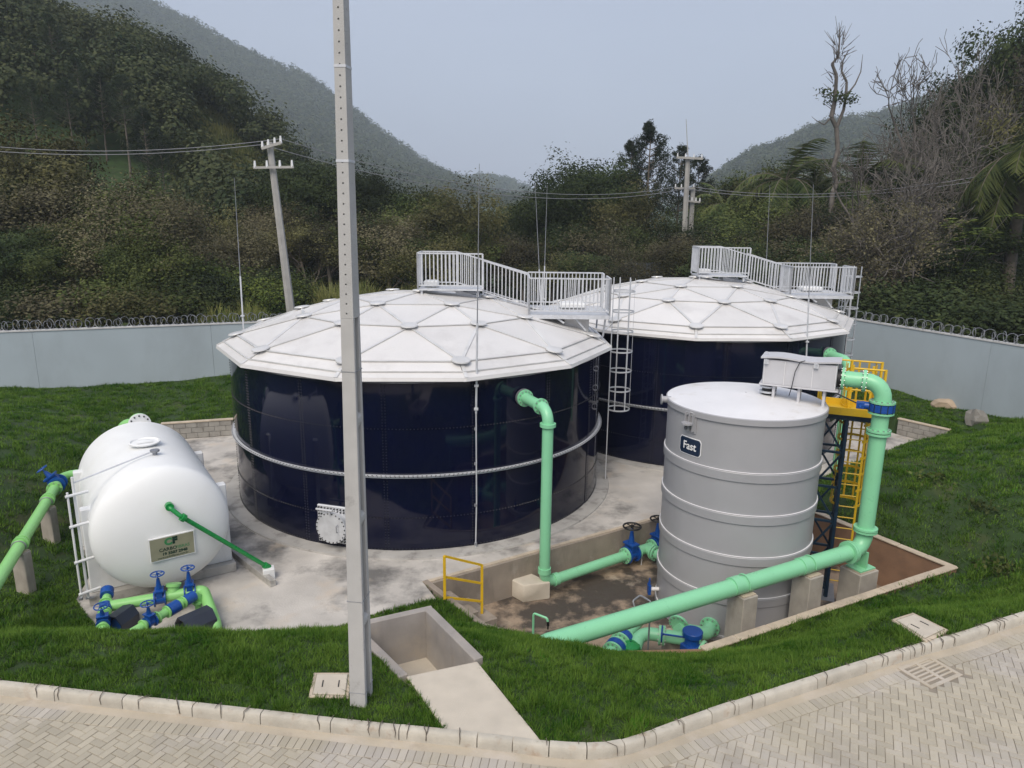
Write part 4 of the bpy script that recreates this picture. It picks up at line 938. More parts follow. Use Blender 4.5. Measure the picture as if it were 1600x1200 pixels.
hw0 = c-bd*.42; MB().cyl(hw0, hw0-bd*.55+A3(0, 0, .22), .016, n=6).build('stem', 'black', bv); handwheel(bv, hw0-bd*.6+A3(0, 0, .24), bd, .12, 'black')
flange(mp, vt-A3(0, 0, .66), A3(0, 0, 1), MR, 'mint', .04, 1.5, 12)
flange(mp, vt-A3(0, 0, 1.06), A3(0, 0, 1), MR, 'mint', .045, 1.42, 12); flange(mp, vt-A3(0, 0, 1.13), A3(0, 0, 1), MR, 'mint', .045, 1.42, 0)
flange(mp, low+A3(0, 0, .44), A3(0, 0, 1), MR, 'mint', .045, 1.45, 12); flange(mp, low+A3(0, 0, .50), A3(0, 0, 1), MR, 'mint', .045, 1.45, 0)
flange(mp, low+pdir*.42, pdir, MR, 'mint', .05, 1.45, 12); flange(mp, low+pdir*.48, pdir, MR, 'mint', .05, 1.45, 0)
MB().box(low-A3(0, 0, .30), (.05, .3, .5), rotz(.48)).box(low-A3(0, 0, .455), (.5, .4, .03), rotz(.48)).build('foot', 'mint', mp)
pn = A3(-pdir[1], pdir[0], 0); pR = np.array([pdir, pn, A3(0, 0, 1)]).T
s_main = [1.72, 3.62]
for s in s_main:
    c = low+pdir*s; MB().tube([c+pn*(MR+.012)*math.cos(t)+A3(0, 0, (MR+.012)*math.sin(t)) for t in np.linspace(-.3, PI+.3, 14)]+[c-pn*(MR+.01)-A3(0, 0, .25)], .016, 6).build('strap', 'mint', mp)
for s in (1.80, 3.74): c = low+pdir*s; MB().cyl(c, c+pdir*.22, MR+.016, n=28).build('collar', 'mint', mp)
def support(name, label, c, sx, sy, z0, z1, R, mat='pier'):
    t = thing(name, label, 'support', (c[0], c[1], z0)); MB().box((c[0], c[1], (z0+z1)/2), (sx, sy, z1-z0), R).build('pier', mat, t, bevel=.015)
    MB().box((c[0], c[1], z1+.012), (sx*.85, sy*.85, .02), R).build('bearing_pad', 'coping', t); return t
support('pipe_support', 'concrete pier under the elbow at the right end of the big mint pipe', low-pn*0.02, .62, .55, -1.02, ez-.50, pR)
support('pipe_support', 'concrete pier under the middle of the big mint pipe, nearer the ladder tower', low+pdir*s_main[0], .42, .48, -1.02, ez-MR-.03, pR)
support('pipe_support', 'concrete pier under the big mint pipe in front of the grey round tank', low+pdir*s_main[1], .40, .46, -1.02, ez-MR-.03, pR)

# outlet of the front tank, down to the pit and along its wall
OR = .135
oa = rad(-56.0); w0 = TANK_A+pol(TR, oa, 0); oz = z_for(w0[0], w0[1]-.1, 621); w0[2] = oz; on = pol(1, oa, 0); vt1 = w0+on*1.12; vt1[2] = oz
vt1 = A3(.86, 16.42, oz); on = norm(vt1-w0); fl = A3(.86, 16.42, -.62); wd = norm(A3(3.9, 2.66, 0)); vp2 = fl+wd*3.1
op = mkpipe('outlet_pipe', 'mint green pipe dropping from the front navy tank into the pit', (.86, 16.42, -1))
pipe(op, [w0, vt1, fl, fl+wd*4.05], OR, 'mint', rb=.30, n=24)
flange(op, w0+on*.10, on, OR, 'galvdark', .06, 1.65, 12, boltmat='bolt'); flange(op, w0+on*.18, on, OR, 'mint', .05, 1.6, 12)
flange(op, vt1-on*.38, on, OR, 'mint', .06, 1.45, 10); flange(op, vt1-A3(0, 0, .36), A3(0, 0, 1), OR, 'mint', .08, 1.42, 0)
MB().cyl(fl+A3(0, 0, .28), fl+A3(0, 0, .42), OR*1.2, n=24).build('collar', 'mint', op); MB().cyl(fl+wd*.28, fl+wd*.42, OR*1.2, n=24).build('collar', 'mint', op)
flange(op, fl+wd*2.72, wd, OR, 'mint', .06, 1.6, 10)
gate_valve(op, fl+wd*2.93, wd, OR*1.15, h=.80, wheel='black', wr=.235, L=.34)
flange(op, fl+wd*3.16, wd, OR, 'mint', .05, 1.55, 10)
flange(op, fl+wd*3.72, wd, OR, 'mint', .05, 1.55, 10)
gate_valve(op, fl+wd*3.92, wd, OR*1.1, h=.78, wheel='black', wr=.22, L=.3)
tee = fl+wd*3.5; td = norm(A3(FAST[0]-tee[0], FAST[1]-tee[1], 0)); pipe(op, [tee, tee+td*1.6], OR, 'mint'); flange(op, tee+td*.28, td, OR, 'mint', .05, 1.55, 10); flange(op, tee+td*.36, td, OR, 'mint', .05, 1.55, 10)
MB().cyl(tee+td*.1-wd*.25-A3(0, 0, .1), tee+td*.1-wd*.25-A3(0, 0, .38), .02, n=8).build('prop', 'galv', op)
kb = thing('concrete_block', 'squat concrete block holding the foot of the mint outlet pipe in the pit', 'block', (.58, 16.1, -1)); kz = -.50
MB().prism([at_z(u, v, -.53)[:2] for u, v in ((818, 915), (861, 909), (825, 893), (796, 903))], -1.01, -.53).build('block', 'path', kb, bevel=.03)

# outlet of the rear tank, behind the ladder tower
ra = rad(-50); rw = TANK_B+pol(TR, ra, 0); rz_ = z_for(rw[0], rw[1], 553); rw[2] = rz_; rn = pol(1, ra, 0); rv = A3(10.9, 22.9, rz_); rn = norm(rv-rw)
rp = mkpipe('rear_outlet_pipe', 'mint green pipe leaving the rear navy tank and dropping behind the yellow ladder', (10.9, 22.9, 0))
pipe(rp, [rw, rv, A3(10.9, 22.9, -.1)], .16, 'mint', rb=.4); flange(rp, rw+rn*.1, rn, .16, 'galvdark', .06, 1.6, 12, boltmat='bolt'); flange(rp, rw+rn*.2, rn, .16, 'mint', .05, 1.5, 10); flange(rp, rv-A3(0, 0, .45), A3(0, 0, 1), .16, 'mint', .06, 1.45, 0)

# ---------------------------------------------------------------- pump manifold in front of the grey tank
mf = mkpipe('pit_manifold', 'mint green manifold with blue valves partly hidden below the big mint pipe', (4.0, 14.0, -1))
zm = -.38
J = lambda u, v, z=zm: at_z(u, v, z)
n0 = cylpt(rad(-118), 1.0-.62, FR-.05); n1 = J(1073, 968, -.35); n2 = J(1050, 985)
pipe(mf, [n0, n0+A3(-.25, -.45, 0), J(1058, 983)], .15, 'mint'); flange(mf, n0+A3(-.10, -.16, 0), A3(-.3, -.45, 0), .15, 'mint', .05, 1.5, 10); flange(mf, J(1060, 980)+A3(0, 0, .08), A3(-.5, -.75, -.2), .15, 'mint', .05, 1.45, 12)
a_, b_ = J(1000, 988), J(1082, 1000); dm = norm(b_-a_)
pipe(mf, [J(985, 1035, -.6), a_, b_, b_+A3(.35, -.35, -.35)], .14, 'mint', rb=.3); flange(mf, a_+dm*.42, dm, .14, 'mint', .05, 1.5, 10); flange(mf, a_+dm*.50, dm, .14, 'mint', .05, 1.5, 10)
k1, k2 = J(958, 1018, -.45), J(992, 975, -.45); dk = norm(k2-k1)
pipe(mf, [k1-dk*.5, k2+dk*.2], .15, 'mint')
for s in (.02, .42): q = k1+dk*s; MB().cyl(q, q+dk*.16, .225, n=24).build('coupling', 'blue', mf); flange(mf, q-dk*.04, dk, .15, 'mint', .05, 1.5, 12); flange(mf, q+dk*.2, dk, .15, 'mint', .05, 1.5, 12)
q = J(985, 1018, -.55); MB().lathe([(.05, -.25), (.2, -.2), (.24, 0), (.19, .16), (.1, .22), (.02, .24)], 20, q).build('check_valve', 'green', mf)
q = J(1082, 992, -.15); vb = MB().cyl(q-A3(0, 0, .02), q+A3(0, 0, .10), .21, n=28).cyl(q-A3(.02, .03, .3), q, .15, n=20).box(q-A3(.03, .06, .28), (.34, .3, .2), rotz(.5)).build('valve', 'blue', mf, bevel=.012)
handwheel(vb, q-dm*.62-A3(0, 0, .08), dm, .16, 'blue'); MB().cyl(q-dm*.62-A3(0, 0, .08), q-A3(0, 0, .08), .02, n=8).build('stem', 'blue', vb)
pipe(mf, [q-A3(.0, .08, .42), q-A3(.12, .5, .55)], .14, 'mint'); flange(mf, q-A3(.05, .25, .48), A3(.12, .42, .13), .14, 'mint', .06, 1.5, 10); flange(mf, q+A3(.2, -.05, -.3), A3(.4, -.3, -.1), .13, 'mint', .06, 1.5, 10)
support('pipe_support', 'low concrete pier under the valve manifold beneath the big mint pipe', J(1058, 1010, -.8)+A3(0, .1, 0), .5, .4, -1.02, -.52, rotz(.3))
def standpipe(label, pts, r, mat, tap=True):
    t = thing('standpipe', label, 'standpipe', pts[0]); MB().tube(fillet(pts, .04, 3), r, 8).build('pipe', mat, t)
    if tap:
        e = np.asarray(pts[-1], float); MB().box(e, (.05, .05, .08)).cyl(e-A3(0, 0, .04), e-A3(0, 0, .12), .016, n=6).build('tap', 'bolt', t)
    return t
s0 = at_z(833, 990, .55); zt = z_for(s0[0], s0[1], 958); standpipe('small mint standpipe with a tap by the grass edge of the pit', [s0, A3(s0[0], s0[1], zt), A3(s0[0]+.25, s0[1]-.14, zt-.02), A3(s0[0]+.27, s0[1]-.15, zt-.12)], .022, 'mint')
s0 = A3(2.65, 12.25, -.95); s0 = at_z(1012, 1020, -.6); s0[2] = -1.0; zt = z_for(s0[0], s0[1], 940); sp = standpipe('grey steel standpipe with a red lever valve behind the big mint pipe', [s0, A3(s0[0], s0[1], zt), A3(s0[0]-.18, s0[1]+.22, zt+.02), A3(s0[0]-.36, s0[1]+.06, zt-.02), A3(s0[0]-.3, s0[1]-.02, zt-.22)], .019, 'galvdark')

# ---------------------------------------------------------------- blue ladder tower with yellow caged ladder and landing
tw = thing('ladder_tower', 'dark blue steel lattice tower beside the grey round tank', 'tower', (8.0, 17.0, -1))
tb = at_z(1290, 918, -1); tb = A3(7.82, 16.95, -1.0); tR = rotz(rad(-22)); tu, tv = tR[:, 0], tR[:, 1]; wz = .29; zt_ = 3.72
cor = [tb+tu*a*wz+tv*b*wz for a, b in ((-1, -1), (1, -1), (1, 1), (-1, 1))]
for c in cor: MB().beam(c, c+A3(0, 0, zt_+1), .075).build('leg', 'navyblue', tw)
lv = np.linspace(-.75, zt_, 6)
for k in range(4):
    p, q = cor[k], cor[(k+1) % 4]
    for i, z in enumerate(lv):
        MB().beam(A3(p[0], p[1], z), A3(q[0], q[1], z), .055).build('strut', 'navyblue', tw)
        if i < 5:
            s_, e_ = (p, q) if (i+k) % 2 else (q, p); MB().beam(A3(s_[0], s_[1], lv[i]), A3(e_[0], e_[1], lv[i+1]), .045).build('brace', 'navyblue', tw)
MB().beam(cor[0]+A3(0, 0, zt_+1.0)-tu*.15, cor[1]+A3(0, 0, zt_+1.0)+tu*.75, .09, .14).build('beam', 'navyblue', tw); MB().beam(cor[3]+A3(0, 0, zt_+1.0)-tu*.15, cor[2]+A3(0, 0, zt_+1.0)+tu*.75, .09, .14).build('beam', 'navyblue', tw)
for z in (.35, 1.55, 2.85): q = tb+A3(0, 0, z+1)-tu*.5; MB().box(q, (.5, .35, .03), tR).build('tie_plate', 'galvdark', tw)
MB().box(tb+A3(0, 0, .0), (1.0, 1.0, .03), tR).build('base_plate', 'galvdark', tw)
ld = thing('yellow_landing', 'yellow steel landing with toe boards and handrails at the top of the blue tower', 'platform', tb+A3(0, 0, zt_+1.1)); pz = zt_+.10
pc = tb+tu*.30; pc[2] = pz
MB().box(pc, (1.30, .95, .04), tR).build('deck', 'yellow', ld)
for a, b, sx, sy in ((0, -.49, 1.32, .03), (0, .49, 1.32, .03), (-.66, 0, .03, .98), (.66, .25, .03, .4)): MB().box(pc+tu*a+tv*b+A3(0, 0, .08), (sx, sy, .17), tR).build('toe_board', 'yellow', ld)
for a, b in ((-.66, -.49), (.66, -.49), (-.66, .49), (.66, .49), (0, .49)): q = pc+tu*a+tv*b; MB().beam(q, q+A3(0, 0, 1.15), .05).build('post', 'yellow', ld)
for z in (.62, 1.13):
    for p, q in (((-.66, .49), (.66, .49)), ((.0, -.49), (.66, -.49)), ((-.66, .49), (-.66, .1))):
        P_ = pc+tu*p[0]+tv*p[1]+A3(0, 0, z); Q_ = pc+tu*q[0]+tv*q[1]+A3(0, 0, z); MB().cyl(P_, Q_, .022, n=8).build('rail', 'yellow', ld)
lp = tb+tu*.62-tv*.30
caged_ladder('yellow_ladder', 'tall yellow caged ladder on the blue tower beside the grey round tank', (8.36, 16.85, 0), rad(72), pz, -.95, 1.35, 'yellow', w=.44, rung=.29, cr=.36, hoop=.42, nstrap=7, flat=.06, toph=1.1)

# ---------------------------------------------------------------- yellow gate
g0 = at_z(695, 936, .03); g1 = at_z(753, 958, -.62); gtop0 = z_for(g0[0], g0[1], 869); gtop1 = z_for(g1[0], g1[1], 883)
gt = thing('safety_gate', 'yellow steel tube gate at the corner of the pit', 'gate', g0)
MB().beam(g0, A3(g0[0], g0[1], gtop0), .06, .06).build('post', 'yellow', gt); MB().beam(g1, A3(g1[0], g1[1], gtop1), .06, .06).build('post', 'yellow', gt)
for f in (1.0, .52, .04):
    a_ = g0+(A3(g0[0], g0[1], gtop0)-g0)*f; b0_ = A3(g1[0], g1[1], z_for(g1[0], g1[1], 942)); b_ = b0_+(A3(g1[0], g1[1], gtop1)-b0_)*f; MB().beam(a_, b_, .045, .045).build('rail', 'yellow', gt)

# ---------------------------------------------------------------- white horizontal tank
WS = A3(-7.72, 14.80, 0); wa = norm(A3(-.55, .835, 0)); wn = A3(-wa[1], wa[0], 0); WRr, WZ = 1.38, 1.64; WLn = 3.75; WR_ = np.array([wn, wa, A3(0, 0, 1)]).T
wc = WS+A3(0, 0, WZ)
wt = thing('white_tank', 'large white horizontal cylinder tank with domed end and beige nameplate', 'tank', WS)
prof = [(0.001, -.60)]+[(WRr*math.sin(t), -.18-.46*math.cos(t)+.04) for t in np.linspace(.12, PI/2, 12)]+[(WRr, 0.0), (WRr, WLn)]+[(WRr*math.cos(t), WLn+.46*math.sin(t)) for t in np.linspace(.1, PI/2, 10)]
MB().lathe(prof, 72, wc-wa*.15, wa).build('shell', 'white', wt, sharp=50)
for s in (0.35, 3.0):
    c = WS+wa*s; m = MB(); hw = 1.47; zz = 2.15
    m.box(c+A3(0, 0, (.22+zz)/2), (hw*2, .22, zz-.22), WR_); m.build('saddle', 'whitewall', wt, bevel=.02)
    MB().box(c+A3(0, 0, .11), (hw*2+.1, .55, .22), WR_).build('plinth', 'concrete', wt, bevel=.015)
top = lambda s, a=0: wc+wa*s+A3(0, 0, 1)*WRr*math.cos(a)+wn*WRr*math.sin(a)
mh = MB().lathe([(.22, -.1), (.22, .05), (.33, .05), (.34, .08), (.30, .09), (.28, .06), (.1, .07), (.0, .09)], 32, top(1.45)).build('manhole', 'white', wt)
MB().add([top(1.45)+A3(0, 0, .08)+wn*a+wa*b for a, b in ((-.17, -.12), (.17, -.12), (.12, .16), (-.12, .16))]+[top(1.45)+A3(0, 0, .13)+wa*.05+wn*a for a in (-.02, .02)], [(0, 1, 5, 4), (1, 2, 5), (2, 3, 4, 5), (3, 0, 4)]).build('lid', 'white', mh)
v0 = top(.55, rad(-4)); vn_ = MB().cyl(v0-A3(0, 0, .05), v0+A3(0, 0, .10), .05, n=12).cyl(v0+A3(0, 0, .08), v0+A3(0, 0, .12), .10, n=16).build('vent', 'galvdark', wt)
lg0 = wc-wn*0+wa*.15
gl = WS+wa*.0-wn*(-1)*1.5  # gauge line on the left side
gl = WS+wa*.02+wn*1.53
MB().cyl(v0+A3(0, 0, .10), gl+A3(0, 0, 2.85), .017, n=6).build('level_cord', 'galv', wt)
m = MB().cyl(gl+A3(0, 0, .25), gl+A3(0, 0, 2.98), .028, n=8).cyl(gl+wn*.12-wa*.1+A3(0, 0, .35), gl+wn*.12-wa*.1+A3(0, 0, 2.7), .022, n=8); m.build('level_gauge', 'whitewall', wt)
for z in (.42, 1.15, 1.95, 2.62): MB().cyl(gl-wn*.25+A3(0, 0, z), gl+wn*.16-wa*.12+A3(0, 0, z), .032, n=8).build('gauge_bracket', 'whitewall', wt)
MB().cyl(gl+wn*.05+A3(0, 0, .25), gl-wn*.1+A3(0, 0, .22), .03, n=8).box(gl+wn*.14+A3(0, 0, .26), (.07, .05, .05)).build('gauge_tap', 'galvdark', wt)
# far nozzle with white flange
fn_ = wc+wa*(WLn+.1)+A3(0, 0, .98)-wn*.15
fl_ = MB().cyl(fn_, fn_+wa*.3, .2, n=24).cyl(fn_+A3(0, 0, .3)-wa*.15, fn_+A3(0, 0, .3)-wa*.09, .27, n=28).build('blind_flange', 'whitewall', wt); m = MB()
for k in range(12): a = 2*PI*k/12; q = fn_+A3(0, 0, .3)-wa*.15+(wn*math.cos(a)+A3(0, 0, math.sin(a)))*.22; m.cyl(q-wa*.025, q, .022, n=6)
tag(m.build('bolts', 'bolt', fl_, sharp=0), kind='stuff')
# nameplate on the near head
hc = wc-wa*.15
def head_pt(x, z):       # x to the right (-wn), z up
    q = min(.98, math.hypot(x, z)/WRr); return hc-wn*x+A3(0, 0, z)-wa*(.14+.46*math.sqrt(1-q*q)), q
def plate_at(x, z):
    p, _ = head_pt(x, z); px, _ = head_pt(x+.15, z); pz_, _ = head_pt(x, z+.15); ex = norm(px-p); ez_ = norm(pz_-p); nn_ = norm(np.cross(ex, ez_)); nn_ = nn_ if nn_@(-wa) > 0 else -nn_; ez_ = np.cross(nn_, ex); return p, ex, ez_, nn_
NPX, NPZ = .10, -.30
pp, ex, ey, en = plate_at(NPX, NPZ)
def plate_mtx(off, dx=0, dy=0): q = pp+en*off+ex*dx+ey*dy-ORG[wt.name]; return Matrix(((ex[0], ey[0], en[0], q[0]), (ex[1], ey[1], en[1], q[1]), (ex[2], ey[2], en[2], q[2]), (0, 0, 0, 1)))
npw, nph = .86, .50
brd = MB().box(A3(0, 0, 0), (npw+.04, nph+.04, .03)).build('plate_border', 'whiteprint', wt, sharp=0, org=(0, 0, 0)); brd.matrix_local = plate_mtx(.008)
npl = MB().box(A3(0, 0, 0), (npw, nph, .03)).build('nameplate', 'plate', wt, sharp=0, org=(0, 0, 0)); npl.matrix_local = plate_mtx(.014)
T3 = lambda x, y: Matrix.Translation((x, y, .017))
text_obj('lettering', 'C', .21, 'txtgreen', npl, T3(-.075, .135), .002, .012); text_obj('lettering', 'F', .20, 'txtdark', npl, T3(.055, .14), .002, .014)
text_obj('lettering', 'CARBO', .105, 'txtdark', npl, T3(-.09, -.03), .001, .002); text_obj('lettering', 'FIBRAS', .095, 'txtgreen', npl, T3(.20, -.03), .001, .0)
text_obj('lettering', '19 3507 2948', .09, 'txtdark', npl, T3(.04, -.13), .001, .004); text_obj('lettering', 'www.carbofibras.com.br', .062, 'txtdark', npl, T3(0, -.205), .001, .0)
# dark green drain line from the head to its concrete stub
hp, _ = head_pt(.12, .62); o_ = hp-wa*.28; gb = at_z(417, 885, .28); gdv = norm(gb-o_)
gp = thing('drain_pipe', 'dark green plastic pipe slanting from the white tank end down to a concrete stub', 'pipe', gb)
pipe(gp, [hp+wa*.05, hp-wa*.14+A3(0, 0, -.01), o_+gdv*.25+A3(0, 0, -.02), gb, gb+A3(0.02, 0, -.3)], .048, 'green', rb=.08, n=14)
MB().cyl(hp-wa*.02, hp-wa*.14, .085, n=18).build('union', 'green', gp); MB().cyl(o_+gdv*.28+A3(0, 0, -.02), o_+gdv*.36+A3(0, 0, -.02), .085, n=18).build('flange', 'green', gp); MB().cyl(gb-gdv*.08, gb+gdv*.06, .075, n=16).build('elbow', 'green', gp)
sb = thing('concrete_stub', 'small whitewashed concrete stub holding the foot of the dark green pipe', 'support', (gb[0], gb[1], 0)); MB().box((gb[0]+.04, gb[1]-.02, .12), (.26, .24, .28), rotz(.4)).build('stub', 'whitewall', sb, bevel=.012)
kw = thing('low_wall', 'low concrete channel kerb running beside the white tank', 'kerb', (-6.0, 15.7, 0))
wall_seg(at_z(432, 915, 0), at_z(362, 860, 0), -.05, .16, .14, 'wall', 'concrete', kw)

# lime green supply pipe on the left with two posts
LR = .125; l0, l1 = A3(-10.78, 14.62, 1.12), A3(-11.72, 17.05, 1.12); ld_ = norm(l1-l0)
lpz = z_for(-10.78, 14.62, 852); l0[2] = l1[2] = lpz
lg = mkpipe('supply_pipe', 'lime green pipe on two concrete posts running past the left side of the white tank', (-11.2, 16, 0))
far_end = l0+ld_*5.4; pipe(lg, [l0-ld_*5.5, far_end, A3(*(fn_+wa*.75+wn*.75)[:2], lpz), fn_+wa*.45+wn*.35+A3(0, 0, .22), fn_+A3(0, 0, .3)-wa*.06], LR, 'lime', rb=.4)
for s in (-.12, 2.52): c = l0+ld_*(s+.18); flange(lg, c, ld_, LR, 'lime', .05, 1.35, 0); flange(lg, c+ld_*.12, ld_, LR, 'lime', .04, 1.28, 0); MB().tube([l0+ld_*(s+.03)+A3(-ld_[1], ld_[0], 0)*(LR+.012)*math.cos(t)+A3(0, 0, (LR+.012)*math.sin(t)) for t in np.linspace(-.3, PI+.3, 12)], .014, 6).build('strap', 'galvdark', lg)
flange(lg, l0+ld_*3.55, ld_, LR, 'lime', .05, 1.5, 8); gate_valve(lg, l0+ld_*3.95, ld_, LR*1.1, up=(-.6, .0, .8), h=.55, wr=.14)
flange(lg, fn_+A3(0, 0, .3)-wa*.02, wa, .2, 'lime', .06, 1.3, 0)
for k, (q, lb) in enumerate(((l0, 'concrete post under the lime green pipe, nearer the camera'), (l1, 'concrete post under the lime green pipe, beside the white tank'))):
    support('pipe_post', lb, q, .34, .22, -.15, lpz-LR-.02, rotz(rad(-12)))

# lime green manifold and pump covers in front of the white tank
ml = mkpipe('tank_manifold', 'lime green manifold with blue handwheel valves in front of the white tank', (-7.0, 13.4, 0))
def jp(u, v, z): return at_z(u, v, z)
a0, a1, a2 = jp(185, 945, .42), jp(318, 922, .42), jp(337, 975, .15); dd = norm(a1-a0)
pipe(ml, [a0-dd*.2, a1, a2, a2-A3(0, 0, .2)], .115, 'lime', rb=.12)
gate_valve(ml, jp(250, 935, .42), dd, .105, h=.56, wr=.13); gate_valve(ml, jp(297, 925, .42), dd, .105, h=.56, wr=.13)
q = jp(270, 930, .42); MB().cyl(q-A3(0, 0, .05), q+A3(0, .1, .22), .12, n=16).build('tee', 'lime', ml); flange(ml, q+A3(0, .08, .2), A3(0, .3, 1), .11, 'lime', .05, 1.4, 0)
c0, c1 = jp(200, 992, .45), jp(308, 928, .5); d2 = norm(c1-c0)
pipe(ml, [c0-d2*.4, c1, c1-A3(0, 0, .25)], .085, 'lime', rb=.12); LL = np.linalg.norm(c1-c0)
gate_valve(ml, c0+d2*LL*.30, d2, .085, h=.40, wr=.125); MB().cyl(c0+d2*LL*.56, c0+d2*LL*.70, .13, n=20).build('coupling', 'blue', ml); MB().cyl(c0+d2*LL*.80, c0+d2*LL*.95, .115, n=18).build('check_valve', 'blue', ml)
for f in (.2, .4, .54, .72, .78): flange(ml, c0+d2*LL*f, d2, .085, 'lime', .03, 1.5, 0)
MB().cyl(c1-A3(0, 0, .35), c1-A3(0, 0, .02), .07, n=14).cyl(c1-A3(0, 0, .2), c1-A3(0, 0, .16), .12, n=16).build('branch', 'lime', ml)
e0, e1 = jp(160, 985, .35), jp(167, 930, .5); d3 = norm(e1-e0)
pipe(ml, [e0-d3*.6, e1, e1-A3(0, 0, .3)], .085, 'lime', rb=.1); LL = np.linalg.norm(e1-e0)
gate_valve(ml, e0+d3*LL*.22, d3, .085, h=.38, wr=.125); MB().cyl(e0+d3*LL*.55, e0+d3*LL*.7, .12, n=18).build('coupling', 'blue', ml); MB().cyl(e1-d3*.02, e1+d3*.16+A3(0, 0, .02), .13, n=18).build('check_valve', 'blue', ml)
for f in (.05, .42, .5, .78): flange(ml, e0+d3*LL*f, d3, .085, 'lime', .03, 1.5, 0)
def pump_cover(label, c, rz, sx, sy, h):
    t = thing('pump_cover', label, 'pump cover', (c[0], c[1], 0)); R = rotz(rz)
    P = [(-sx/2, 0), (sx/2, 0), (sx/2, h*.62), (sx*.22, h), (-sx*.22, h), (-sx/2, h*.62)]; m = MB(); n = len(P); th = .02
    out = [R@A3(x, y, z)+A3(c[0], c[1], 0) for y in (-sy/2, sy/2) for x, z in P]
    P2 = [(-sx/2+th, 0), (sx/2-th, 0), (sx/2-th, h*.62-th*.6), (sx*.22-th*.4, h-th), (-sx*.22+th*.4, h-th), (-sx/2+th, h*.62-th*.6)]
    inn = [R@A3(x, y, z)+A3(c[0], c[1], 0) for y in (-sy/2, sy/2-th) for x, z in P2]
    fs = [(i, i+1, n+i+1, n+i) for i in range(1, n-1)]+[(n-1, 0, n, 2*n-1)]+[tuple(range(n, 2*n))]
    o = 2*n; fs += [(o+i, o+n+i, o+n+i+1, o+i+1) for i in range(1, n-1)]+[(o+n-1, o+2*n-1, o+n, o)]+[tuple(range(o+n, o+2*n))[::-1]]+[(i, o+i, o+i+1, i+1) for i in range(1, n-1)]+[(n-1, o+n-1, o, 0)]
    m.add(out+inn, fs).build('hood', 'cover', t, sharp=20)
    MB().cyl(R@A3(0, -sy*.3, .22)+A3(c[0], c[1], 0), R@A3(0, sy*.25, .22)+A3(c[0], c[1], 0), .12, n=16).build('motor', 'blue', t); return t
c = at_z(305, 978, .2); pump_cover('dark navy pump hood on the right, in front of the white tank', A3(c[0], c[1]+.05), rad(-38), .5, .62, .46)
c = at_z(190, 973, .2); pump_cover('dark navy pump hood on the left, beside the blue handwheels', A3(c[0]-.02, c[1]+.05), rad(-12), .42, .5, .45)

# ---------------------------------------------------------------- near concrete pole
PB = at_z(565, 1094, 2.0); cp = thing('concrete_pole', 'tall near concrete pole with rows of holes and recessed sides standing in the lawn', 'pole', PB)
PR = rotz(rad(-8)); PZ0, PZ1, ZC = 1.7, 12.4, 7.15
zl0 = z_for(PB[0], PB[1], 0)
pw_ = lambda z: .215+(.118-.215)*(z-2)/(zl0-2); pdp = lambda z: .30+(.17-.30)*(z-2)/(zl0-2)
lean = (at_y(532.5, 0, PB[1])-PB)[0]/(zl0-2)
def pp_(x, y, z): return A3(PB[0], PB[1], 0)+PR@A3(x, y, 0)+A3(lean*(z-2), 0, z)
def taper_box(m, z0, z1, fx0, fx1, fy0, fy1):
    vs = [];
    for z in (z0, z1):
        for a, b in ((fx0, fy0), (fx1, fy0), (fx1, fy1), (fx0, fy1)): vs.append(pp_(a*pw_(z)/2, b*pdp(z)/2, z))
    m.add(vs, [(3, 2, 1, 0), (4, 5, 6, 7), (0, 1, 5, 4), (1, 2, 6, 5), (2, 3, 7, 6), (3, 0, 4, 7)])
m = MB(); taper_box(m, PZ0, ZC, -1, 1, -1, -.52); taper_box(m, PZ0, ZC, -1, 1, .52, 1); taper_box(m, PZ0, ZC, -.3, .3, -.53, .53)
shaft = m.build('shaft', 'pole', cp, sharp=20, bevel=.006)
for z in (3.2, 4.62, 5.9):
    m = MB()
    for s in (-1, 1): m.add([pp_(s*pw_(z+q)*.49*k, b*pdp(z+q)/2, z+q) for k, q in ((.6, -.10), (1, -.02), (1, .04), (.6, .09)) for b in (-.53, .53)], [(0, 2, 3, 1), (2, 4, 5, 3), (4, 6, 7, 5), (6, 0, 1, 7), (0, 6, 4, 2), (1, 3, 5, 7)])
    m.build('rib', 'pole', shaft, sharp=20)
m = MB(); taper_box(m, ZC, PZ1, -.72, .72, -.80, .80); 
def holed(m, face, z0, z1, dz, hr):
    """front (0), side (1), back (2) or other side (3) plate of the solid upper shaft with drilled holes"""
    zs = np.arange(z0, z1, dz)
    def pt(s, z, depth):
        w_, d_ = pw_(z)/2, pdp(z)/2
        if face == 0: return pp_(s, -d_+depth, z)
        if face == 2: return pp_(-s, d_-depth, z)
        if face == 1: return pp_(w_-depth, s, z)
        return pp_(-w_+depth, -s, z)
    for z in zs:
        za, zb = z, min(z+dz, z1); zm_ = (za+zb)/2
        hw = lambda q: (pw_(q) if face in (0, 2) else pdp(q))/2
        outer = [(hw(zm_), zm_), (hw(zb), zb), (0, zb), (-hw(zb), zb), (-hw(zm_), zm_), (-hw(za), za), (0, za), (hw(za), za)]
        inner = [(hr*math.cos(2*PI*k/8), zm_+hr*math.sin(2*PI*k/8)) for k in range(8)]
        vs = [pt(s, q, 0) for s, q in outer]+[pt(s, q, 0) for s, q in inner]+[pt(s, q, .045 if face in (0, 2) else .02) for s, q in inner]
        m.add(vs, [(k, (k+1) % 8, 8+(k+1) % 8, 8+k) for k in range(8)]+[(8+k, 8+(k+1) % 8, 16+(k+1) % 8, 16+k) for k in range(8)])
for f_, hr in ((0, .0115), (1, .007), (2, .0115), (3, .007)): holed(m, f_, ZC, PZ1, .112, hr)
m.build('drilled_shaft', 'pole', cp, sharp=20)
taper = MB(); 
